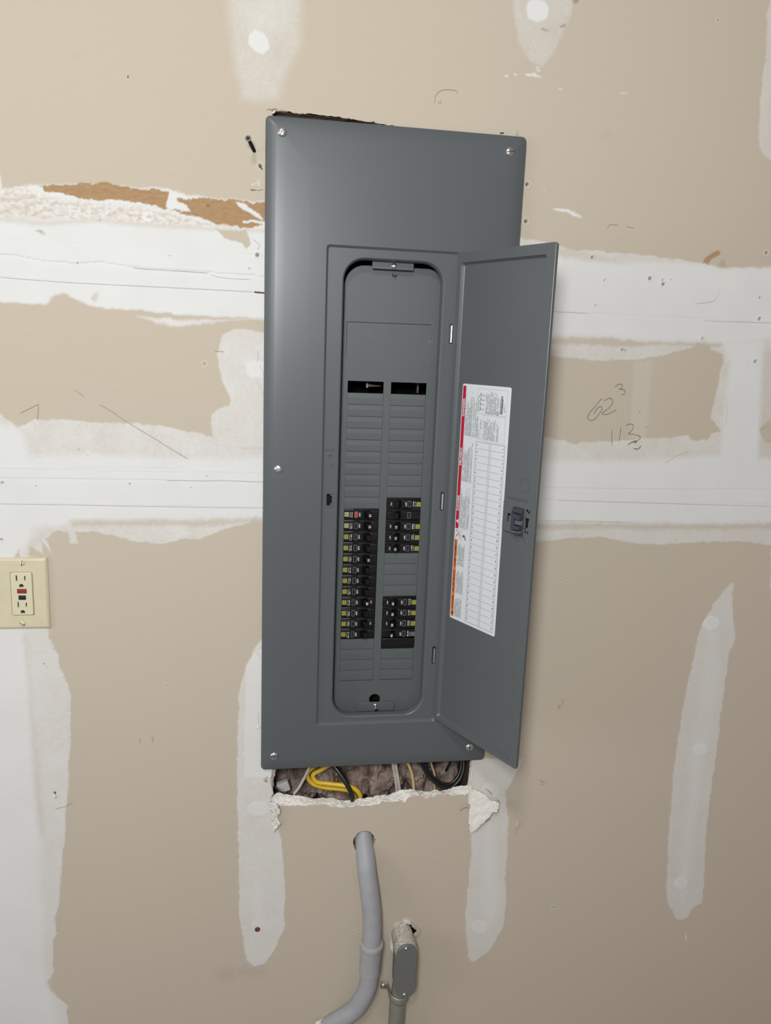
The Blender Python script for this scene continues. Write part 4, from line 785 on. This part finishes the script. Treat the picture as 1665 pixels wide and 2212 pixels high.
# inner field with the raised latch pad notched out of its right side
def inner_outline(ins):
    u0, u1, zb, zt = .0085+ins, .1820-ins, -.4140+ins, .3215-ins
    r = max(.0045-ins*.5, .001); pad_u = .1330-ins*.2; pt, pb = -.0165+ins, -.0655-ins
    p = []
    def arc(cx, cz, rad, a0, a1, n=5):
        for i in range(n+1):
            a = math.radians(a0+(a1-a0)*i/n); p.append((cx+rad*math.cos(a), cz+rad*math.sin(a)))
    arc(u1-r, zt-r, r, 0, 90); p_top = None
    p2 = list(p); p.clear(); arc(u0+r, zt-r, r, 90, 180); p2 += p; p.clear(); arc(u0+r, zb+r, r, 180, 270); p2 += p; p.clear()
    arc(u1-r, zb+r, r, 270, 360); p2 += p; p.clear()
    arc(u1-.010, pb-.010, .010, 0, 90); p2 += p; p.clear()
    p2 += [(pad_u+.004, pb+.0015), (pad_u, pb+.004), (pad_u, pt-.004), (pad_u+.004, pt-.001)]
    arc(u1-.003, pt+.003, .003, -90, 0); p2 += p
    return p2
i0, i1, i2, i3 = (inner_outline(v) for v in (0, .0007, .0024, .0032))
mb.holed(outer, [i0], 0.)
mb.loops([at(i0, 0), at(i1, .0010), at(i2, .0042), at(i3, .0050)], 0, False, False)
mb.holed(i3, [], .0050)
mb.loops([at(outer, 0), at(rri(-.0010, DW, uz, oz, .0022, -.0006, 4), .0006), at(rri(-.0010, DW, uz, oz, .0022, -.0006, 4), .0030), at(rri(-.0010, DW, uz, oz, .0022, .001, 4), .0066)], 0, False, True)
door = mb.build('panel_door', M['paint'], panel, DL, door_rot, angle=30)
mb = MB()     # knockout ring pressed into the door
cu, cz = .1680, .0060
mb.loops([at(circ(cu, cz, .0090, 36, .0105), .0051), at(circ(cu, cz, .0088, 36, .0103), .0044), at(circ(cu, cz, .0084, 36, .0099), .0044), at(circ(cu, cz, .0082, 36, .0097), .0051)], 0, False, False)
mb.build('knockout_ring', M['paint'], door, recalc=False)
# latch
mb = MB()
def bx(u0, u1, z0, z1, y1, y0=.0015, mi=0, c=.0005): slab(mb, u0, u1, z0, z1, y0, y1, .0006, c, 2, mi)
bx(.1535, .1765, -.0660, -.0255, -.0006, .002, 0)
bx(.1560, .1750, -.0330, -.0270, -.0045); bx(.1560, .1620, -.0600, -.0340, -.0062); bx(.1625, .1745, -.0420, -.0350, -.0085)
bx(.1630, .1750, -.0500, -.0435, -.0050, mi=1); bx(.1630, .1735, -.0570, -.0515, -.0085); bx(.1575, .1740, -.0635, -.0595, -.0052, mi=1)
bx(.1660, .1745, -.0640, -.0615, -.0085)
mb.build('door_latch', [M['plastic_latch'], mat('grey_blue_plastic', (.09, .105, .125), .4)], door)
mb = MB()
for (u0, u1, z0, z1) in ((.1435, .1490, -.0410, -.0375), (.1435, .1452, -.0500, -.0380), (.1512, .1526, -.0590, -.0315), (.1800, .1830, -.0290, -.0255), (.1830, .1868, -.0305, -.0290), (.1850, .1868, -.0290, -.0262),
                         (.1795, .1860, -.0420, -.0380), (.1800, .1850, -.0520, -.0420), (.1795, .1822, -.0595, -.0565), (.1835, .1862, -.0605, -.0590), (.1848, .1862, -.0590, -.0565), (.1785, .1815, -.0545, -.0530)):
    mb = MB(); slab(mb, u0, u1, z0, z1, .001, -.0002, .0002, .00005, 1); mb.build('latch_slot', M['black'], door)
# hinges: pressed loops with bright pins
for k, z in enumerate(hz):
    mb = MB(); slab(mb, .0865, .0960, z-.018, z+.018, -.0035, -.0058, .002, .0006); mb.build('hinge_recess', M['steel_dark'], panel, PL)
    mb = MB(); tube(mb, [(.0921, -.0112, z-.0128), (.0921, -.0112, z+.0128)], .0021, 14); mb.build('hinge_pin', M['zinc'], panel, PL)

# directory sticker (u to the right, z up); lettering runs upwards
mb = MB(); SY = .0048
su0, su1, sz0, sz1 = .0222, .1285, -.2345, .1425
mb.loops([at(rr(su0, su1, sz0, sz1, .003, 5), .0051), at(rr(su0, su1, sz0, sz1, .003, 5), SY)], 0, False, True)
def rect(u0, u1, z0, z1, mi, y=SY-.00008): mb.add([(u0, y, z0), (u1, y, z0), (u1, y, z1), (u0, y, z1)], [(0, 1, 2, 3)], mi, False)
def frame(u0, u1, z0, z1, t, mi, y=SY-.00012):
    rect(u0, u1, z0, z0+t, mi, y); rect(u0, u1, z1-t, z1, mi, y); rect(u0, u0+t, z0, z1, mi, y); rect(u1-t, u1, z0, z1, mi, y)
T1 = SY-.0002
rect(.0236, .0305, -.0845, .1395, 1); rect(.0236, .0305, -.2310, -.1030, 2)
def word(s, z0, z1, u, size, mi, bold=.03, y=T1):
    # lettering centred on u, spanning z0..z1 upwards
    v0 = len(mb.v); text_into(mb, s, 1, Matrix.Identity(4), mi, bold, 1, 'LEFT')
    pts = mb.v[v0:]; xs = [p[0] for p in pts]; ys = [p[1] for p in pts]; a, b_ = min(xs), max(xs); c_, d_ = min(ys), max(ys)
    for i in range(v0, len(mb.v)):
        x, yy, _ = mb.v[i]; mb.v[i] = (u+size/2-(yy-c_)/(d_-c_)*size, y, z0+(x-a)/(b_-a)*(z1-z0))
word('DANGER', .0930, .1205, .0271, .0046, 0); word('PELIGRO', .0165, .0440, .0271, .0046, 0); word('DANGER', -.0560, -.0310, .0271, .0046, 0)
word('AVERTISSEMENT', -.1480, -.1040, .0271, .0046, 3); word('ADVERTENCIA', -.1905, -.1535, .0271, .0046, 3); word('DANGER', -.2180, -.1960, .0271, .0046, 3)
mb.add([(.0245, T1, -.0730), (.0300, T1, -.0768), (.0300, T1, -.0692)], [(0, 1, 2)], 0, False)
mb.add([(.0245, T1, -.2250), (.0300, T1, -.2290), (.0300, T1, -.2210)], [(0, 1, 2)], 3, False)
rect(.0236, .0400, -.1020, -.0850, 0, T1+.0001); frame(.0236, .0400, -.1020, -.0850, .0004, 4)
for a_ in ([(.026, -.099), (.029, -.095), (.032, -.092), (.036, -.088)], [(.031, -.093), (.034, -.097), (.038, -.099)], [(.0265, -.090), (.0285, -.0875), (.031, -.091)], [(.029, -.095), (.0265, -.0965)], [(.033, -.0935), (.0385, -.0945)]):
    v0 = len(mb.v); ribbon(mb, smooth_line(a_), .0009, T1-.0001, 1)
for a_ in ([(.0420, -.096), (.0455, -.093), (.0490, -.099)], [(.0430, -.093), (.0460, -.097)], [(.0475, -.1), (.0500, -.0985)]): ribbon(mb, smooth_line(a_), .0016, T1, 3)
rnd = random.Random(5)
def fine(u0, u1, z0, z1, pitch, mi=4, dens=.85, wid=.62, ragged=.25):
    u = u0
    while u < u1:
        z = z0; zend = z1-(z1-z0)*ragged*rnd.random()
        while z < zend:
            l = rnd.uniform(.0009, .0034)
            if rnd.random() < dens: rect(u, u+pitch*wid, z, min(z+l, zend), mi, T1)
            z += l+.00065
        u += pitch
def para(u0, u1, z0, z1): fine(u0, u1, z0, z1, .00112, dens=.9)
para(.0312, .0330, .066, .138); para(.0340, .0430, .0640, .1200); para(.0440, .0475, .0630, .1330); fine(.0500, .0515, .062, .138, .0013); fine(.0540, .0560, .0640, .1320, .0015)
para(.0312, .0330, -.008, .058); para(.0340, .0430, -.0075, .0450); para(.0440, .0475, -.0075, .052); fine(.0500, .0535, -.0085, .058, .0014)
para(.0312, .0330, -.082, -.016); para(.0340, .0420, -.082, -.0240); para(.0430, .0465, -.083, -.018); fine(.0490, .0535, -.083, -.016, .0014)
para(.0320, .0480, -.1440, -.1060); para(.0320, .0490, -.1900, -.1500); para(.0320, .0480, -.2290, -.1960)
# approval block
frame(.0575, .1215, .1000, .1375, .00035, 4); fine(.0590, .0625, .103, .132, .0015)
for z0 in (.1050, .1120, .1190, .1260): rect(.0645, .0658, z0, z0+.0050, 3, T1); fine(.0680, .0730, z0, z0+.004, .0014, 4, .8)
fine(.0760, .0985, .1010, .1350, .0016, 4, .88)
fine(.1010, .1040, .109, .130, .0014)
mb.loops([at(circ(.1030, .1035, .0033, 20), T1), at(circ(.1030, .1035, .0028, 20), T1)], 3, False, False); word('UL', .1015, .1055, .1030, .0030, 3)
rect(.1080, .1130, .1030, .1245, 3, T1); word('SQUARE', .1040, .1235, .1105, .0030, 0, .03, T1-.0001)
frame(.1082, .1128, .1252, .1292, .0003, 3); word('D', .1259, .1285, .1105, .0032, 3); fine(.1150, .1190, .106, .122, .0016, 4, .5)
# data blocks
frame(.0730, .1205, .0600, .0985, .00035, 4); fine(.0575, .0620, .0620, .0985, .0014); fine(.0635, .0655, .0620, .076, .0012)
frame(.0665, .0695, .0615, .0775, .0003, 4); word('A', .0780, .0805, .0680, .0028, 3); fine(.0665, .0700, .0820, .0940, .0013)
fine(.0750, .1000, .0620, .0960, .0017, 4, .88); fine(.1030, .1075, .0620, .0900, .0016)
# circuit table
U0, U1, UM0, UM1 = .0598, .1232, .0897, .0930; TZ0, TZ1 = -.2298, .0577; rp = (TZ1-TZ0)/27
frame(U0, U1, TZ0, TZ1, .0006, 5); rect(UM0, UM0+.0005, TZ0, TZ1, 5, T1); rect(UM1, UM1+.0005, TZ0, TZ1, 5, T1)
for k in range(27):
    z = TZ1-rp*(k+1)
    if k < 26: rect(U0, UM0, z-.00018, z+.00018, 5, T1); rect(UM1, U1, z-.00018, z+.00018, 5, T1)
    zc = z+rp/2
    for n_, uc in ((2*k+1, U0+.0032), (2*k+2, U1-.0034)):
        s_ = str(n_); hw = .00085*len(s_)+.0001 if s_ != '1' else .0004
        word(s_, zc-hw*1.15, zc+hw*1.15, uc, .0028, 3, .0)
mb.build('directory_label', [M['sticker'], M['st_red'], M['st_orange'], M['st_black'], M['st_grey'], M['st_line']], door, recalc=False, angle=80)['label'] = 'white circuit directory sticker with red and orange warning strip'

# ================================================================= OUTLET
ox, ozc = -.5500, -.1950
outlet = empty('electrical_outlet', (ox, 0, ozc-.057), 'ivory wall outlet with red and black buttons at the left edge', 'outlet')
OL = (-ox, 0, -(ozc-.057))
E = [(-513.9,-139.8),(-518.9,-252.9),(-569.9,-162.1),(-538.8,-230.1),(-552,-147.7),(-556.2,-244),(-596.2,-139.6)]
E = mm(E); px1 = (E[0][0]+E[1][0])/2; pz1 = E[0][1]; pz0 = E[1][1]; px0 = E[6][0]
fx0, fz1 = E[2]; fx1, fz0 = E[3]
mb = MB()
mb.loops([at(rr(px0, px1, pz0, pz1, .0025, 5), -.0002), at(rr(px0, px1, pz0, pz1, .0025, 5), -.0022), at(rri(px0, px1, pz0, pz1, .0025, .0010, 5), -.0038), at(rri(px0, px1, pz0, pz1, .0025, .0028, 5), -.0052), at(rri(px0, px1, pz0, pz1, .003, .0045, 5), -.0056)], 0, False, False)
mb.holed(rri(px0, px1, pz0, pz1, .003, .0045, 5), [rr(fx0-.0006, fx1+.0006, fz0-.0006, fz1+.0006, .0028, 5)], -.0056)
mb.loops([at(rr(fx0-.0006, fx1+.0006, fz0-.0006, fz1+.0006, .0028, 5), -.0056), at(rr(fx0-.0006, fx1+.0006, fz0-.0006, fz1+.0006, .0028, 5), -.0030)], 0, False, False)
mb.build('cover_plate', M['ivory'], outlet, OL, angle=25)
fw, fh = fx1-fx0, fz1-fz0
mb = MB()
# receptacle face with cut slots
def fpt(u, v): return (fx0+fw*u, fz1-fh*v)
def frect(u0, u1, v0, v1): a, b_ = fpt(u0, v1), fpt(u1, v0); return [(a[0], a[1]), (b_[0], a[1]), (b_[0], b_[1]), (a[0], b_[1])]
def dhole(u, v, r):
    c = fpt(u, v); return [(c[0]+r*math.cos(t), max(c[1]+r*math.sin(t), c[1]-r*.55)) for t in np.linspace(-.6, math.pi+.6, 16)]
FO = rri(fx0, fx1, fz0, fz1, .0026, .0012, 5)
hl = [frect(.258, .325, .065, .195), frect(.645, .705, .080, .185), dhole(.497, .315, .0034), frect(.275, .335, .685, .810), frect(.650, .708, .700, .800), dhole(.500, .925, .0034), frect(.285, .725, .380, .485), frect(.335, .680, .530, .635)]
mb.holed(FO, hl, -.0074)
mb.loops([at(FO, -.0074), at(rri(fx0, fx1, fz0, fz1, .0026, .0004, 5), -.0069), at(rr(fx0, fx1, fz0, fz1, .0026, 5), -.0060), at(rr(fx0, fx1, fz0, fz1, .0026, 5), -.001)], 0, False, False)
for h_ in hl: mb.loops([at(h_, -.0074), at(h_, -.0030)], 0, False, False)
face = mb.build('receptacle', M['ivory_face'], outlet, OL, angle=30)
mb = MB(); slab(mb, fx0+.001, fx1-.001, fz0+.001, fz1-.001, -.0005, -.0034, .001, .0002); mb.build('slot_backing', M['slot'], face)
for nm, (u0, u1, v0, v1), mt, yy in (('reset_button', (.300, .712, .392, .478), 'btn_red', -.0088), ('test_button', (.350, .668, .540, .628), 'btn_black', -.0086)):
    a = frect(u0, u1, v0, v1); mb = MB(); slab(mb, a[0][0], a[1][0], a[0][1], a[2][1], -.003, yy, .0006, .0006, 2); mb.build(nm, M[mt], face)['label'] = 'red button' if 'red' in mt else 'black button'
for (sx_, sz_), a in ((E[4], 80), (E[5], -28)):
    s_ = screw_mb(.0040, a, cross=False).build('plate_screw', [M['ivory_face'], M['slot']], outlet, (sx_-ox, -.0050, sz_-(ozc-.057)), angle=28)

# ================================================================= SCREW STICKING OUT OF THE WALL
base = [(-209.2,460.5)][0]; bpv = Vector((base[0]/1000, 0, base[1]/1000))
hd = [(-217.4,468.6)][0]; hp_ = Vector((hd[0]/1000, -.034, hd[1]/1000))
scr = empty('drywall_screw', tuple(bpv), 'black drywall screw sticking out of the wall left of the panel', 'screw')
mb = MB(); dirv = (hp_-bpv); tube(mb, [tuple(-dirv*.25), (0, 0, 0), tuple(dirv*.9)], .0019, 12, 0, 1, True, 0)
for k in range(14):
    c = dirv*(.02+.055*k); q_ = Vector((0, 0, 1)).rotation_difference(dirv.normalized()).to_matrix()
    l1 = [tuple(c+q_ @ Vector((.0026*math.cos(t), .0026*math.sin(t), .0004*math.sin(t)))) for t in np.linspace(0, 2*math.pi, 14)[:-1]]
    l0 = [tuple(c-dirv.normalized()*.0006+q_ @ Vector((.0017*math.cos(t), .0017*math.sin(t), 0))) for t in np.linspace(0, 2*math.pi, 14)[:-1]]
    l2 = [tuple(c+dirv.normalized()*.0006+q_ @ Vector((.0017*math.cos(t), .0017*math.sin(t), 0))) for t in np.linspace(0, 2*math.pi, 14)[:-1]]
    mb.loops([l0, l1, l2], 0, False, False)
mb.build('screw_shank', M['screw_black'], scr)
mb = MB(); n = 24
mb.loops([at(circ(0, 0, r_, n), y) for r_, y in ((.0018, .0030), (.0041, .0004), (.0043, 0), (.0041, -.0003), (.0022, -.0004)) ], 0, True, False)
mb.loops([at(circ(0, 0, .0022, n), -.0004), at(circ(0, 0, .0010, n), .0012)], 0, False, True)
slab(mb, -.0020, .0020, -.0004, .0004, 0, -.0005, .0001, .0001, 1, 1); slab(mb, -.0004, .0004, -.0020, .0020, 0, -.00052, .0001, .0001, 1, 1)
mb.build('screw_head', [M['screw_grey'], M['screw_black']], scr, tuple(dirv), (dirv.z/dirv.length*-.8, 0, dirv.x/dirv.length*.6))

# ================================================================= PLASTIC CONDUIT
pts = [(-.0140, .036, -.6280), (-.0143, .022, -.6450)]+[(a/1000, y, b_/1000) for (a, b_), y in zip(
    [(-10.1,-688.9)]+[(-8.3,-712.2)]+[(-3.3,-747.8)]+[(0.8,-784.7)]+[(1.8,-822.3)]+[(0.9,-869.3)]+[(-0.7,-916.9)]+[(-7.8,-946.9)]+[(-23.1,-978.2)]+[(-49.3,-1005.5)]+[(-70.4,-1028.7)]+[(-90.1,-1061.1)],
    (-.005, -.016, -.024, -.028, -.030, -.030, -.030, -.028, -.024, -.016, -.004, .02))]
cb = empty('plastic_conduit', (.001, -.030, -.9), 'curved grey plastic conduit with a coupling coming out of the wall below the panel', 'pipe')
CL = (-.001, .030, .9)
mb = MB(); tube(mb, pts, .0166, 28, 0, 1, True, 10); mb.build('pipe', M['pvc'], cb, CL, angle=50)
cp = mm([(1.9,-838.3),(1.2,-864.6),(0.3,-898.8)])
ax0 = Vector((cp[0][0], -.030, cp[0][1])); ax1 = Vector((cp[2][0], -.030, cp[2][1]))
mb = MB(); d = ax1-ax0
tube(mb, [tuple(ax0+d*t) for t in (-.03, 0, .02, .14, .17, .20, .97, 1.0, 1.012)], [.0170, .0206, .0210, .0206, .0196, .0193, .0187, .0184, .0168], 32, 0, 1, True, 0)
mb.build('coupling', M['pvc_cpl'], cb, CL, angle=40)
# broken plaster where the conduit goes back into the wall
q_ = [(-84.2,-1018.2)][0]
flap('torn_flap', [(-95.6,-1024.7),(-90,-1011.4),(-80.8,-1008.5),(-68.7,-1014.8),(-61.7,-1022.6),(-56.4,-1031.2),(-74.8,-1047.2),(-98.5,-1052.4)], lambda a, b_: .004+.004*np.sin(a*200), M['gypsum'], 300, .002, rgh=.003)

# ================================================================= CONDUIT BODY
cx0, cx1 = .0440, .0812; cxm = (cx0+cx1)/2; zt_, zb_ = -.8320, -.9400
lb = empty('conduit_body', (cxm, -.03, -.94), 'grey metal conduit body with screwed oval cover beside the plastic conduit', 'conduit fitting')
LL = (-cxm, .03, .94)
mb = MB(); r_ = (cx1-cx0)/2
def stad(ins, dz=0): return rr(cx0+ins, cx1-ins, zb_+ins, zt_-ins+dz, r_-ins-.0001, 10)
mb.loops([at(stad(.004), -.010), at(stad(.0005), -.014), at(stad(0), -.020), at(stad(0), -.0455), at(stad(.0006), -.0470)], 0, True, True)
body = mb.build('fitting_body', M['lb'], lb, LL, angle=30)
mb = MB(); _zc = zt_-.0225
mb.loops([[(x, y, max(z, _zc)) for x, y, z in at(rri(cx0, cx1, zb_, zt_, r_-.0001, g_, 10), yy)] for g_, yy in ((.003, -.008), (-.0012, -.013), (-.0018, -.022), (-.0014, -.034), (-.0006, -.0448), (.0022, -.0458))], 0, True, True)
mb.build('compound_smear', M['speckled'], lb, LL, angle=50)['label'] = 'white joint compound smeared over the top of the fitting'
mb = MB()    # hub that turns back into the wall, smeared with joint compound
tube(mb, [(cxm-.003, .030, -.840), (cxm-.0020, .006, -.845), (cxm-.001, -.010, -.848), (cxm, -.0235, -.852), (cxm, -.0285, -.860)], [.0178, .0186, .0196, .0203, .0198], 28, 0, 1, True, 6)
mb.build('wall_hub', M['speckled'], lb, LL, angle=50)['label'] = 'hub smeared with white joint compound'
mb = MB(); mb.loops([at(stad(.0004), -.0468), at(stad(.0002), -.0478), at(stad(.0002), -.0490), at(stad(.0010), -.0500)], 0, True, True)
cov = mb.build('fitting_cover', M['lb_cover'], lb, LL, angle=30)
for (x, z, a) in ((cxm-.002, -.8385, 30), (cxm-.001, -.9325, 0)):
    screw_mb(.0036, a, cross=True).build('cover_screw', [M['zinc'], M['steel_dark']], cov, (x, -.0495, z), angle=28)
mb = MB(); tube(mb, [(cxm-.004, -.026, -.925), (cxm-.0065, -.024, -.96), (cxm-.0085, -.023, -1.02), (cxm-.014, -.022, -1.55)], .0143, 26, 0, 1, True, 5)
mb.build('lower_pipe', M['emt'], lb, LL, angle=50)
# pipe strap
sp = mm([(31,-951.1)])[0]
strap = empty('pipe_strap', (sp[0], 0, sp[1]), 'small metal pipe strap screwed to the wall left of the conduit body', 'strap')
SL = (-sp[0], 0, -sp[1])
mb = MB(); lo = []
pcx, pcz = cxm-.0062, -.9520
path = [(sp[0]-.004, -.003), (sp[0]+.003, -.003), (sp[0]+.008, -.005)]+[(pcx-.0168*math.cos(t), -.022-.0168*math.sin(t)) for t in np.linspace(-.2, math.pi*.9, 16)]
for k, (x, y) in enumerate(path):
    t = k/(len(path)-1); z = sp[1]+(pcz-.006-sp[1])*min(1, t*1.6); wd_ = .0068
    lo.append([(x, y, z+wd_), (x, y-.0012, z+wd_*.5), (x, y-.0004, z), (x, y-.0012, z-wd_*.5), (x, y, z-wd_)])
mb.loops(lo, 0, False, False, closed=False); mb.build('strap_band', M['emt'], strap, SL, solid=.0010, recalc=False)
screw_mb(.0058, 20, cross=False).build('strap_screw', [M['zinc'], M['steel_dark']], strap, (0, -.0060, 0), angle=28)
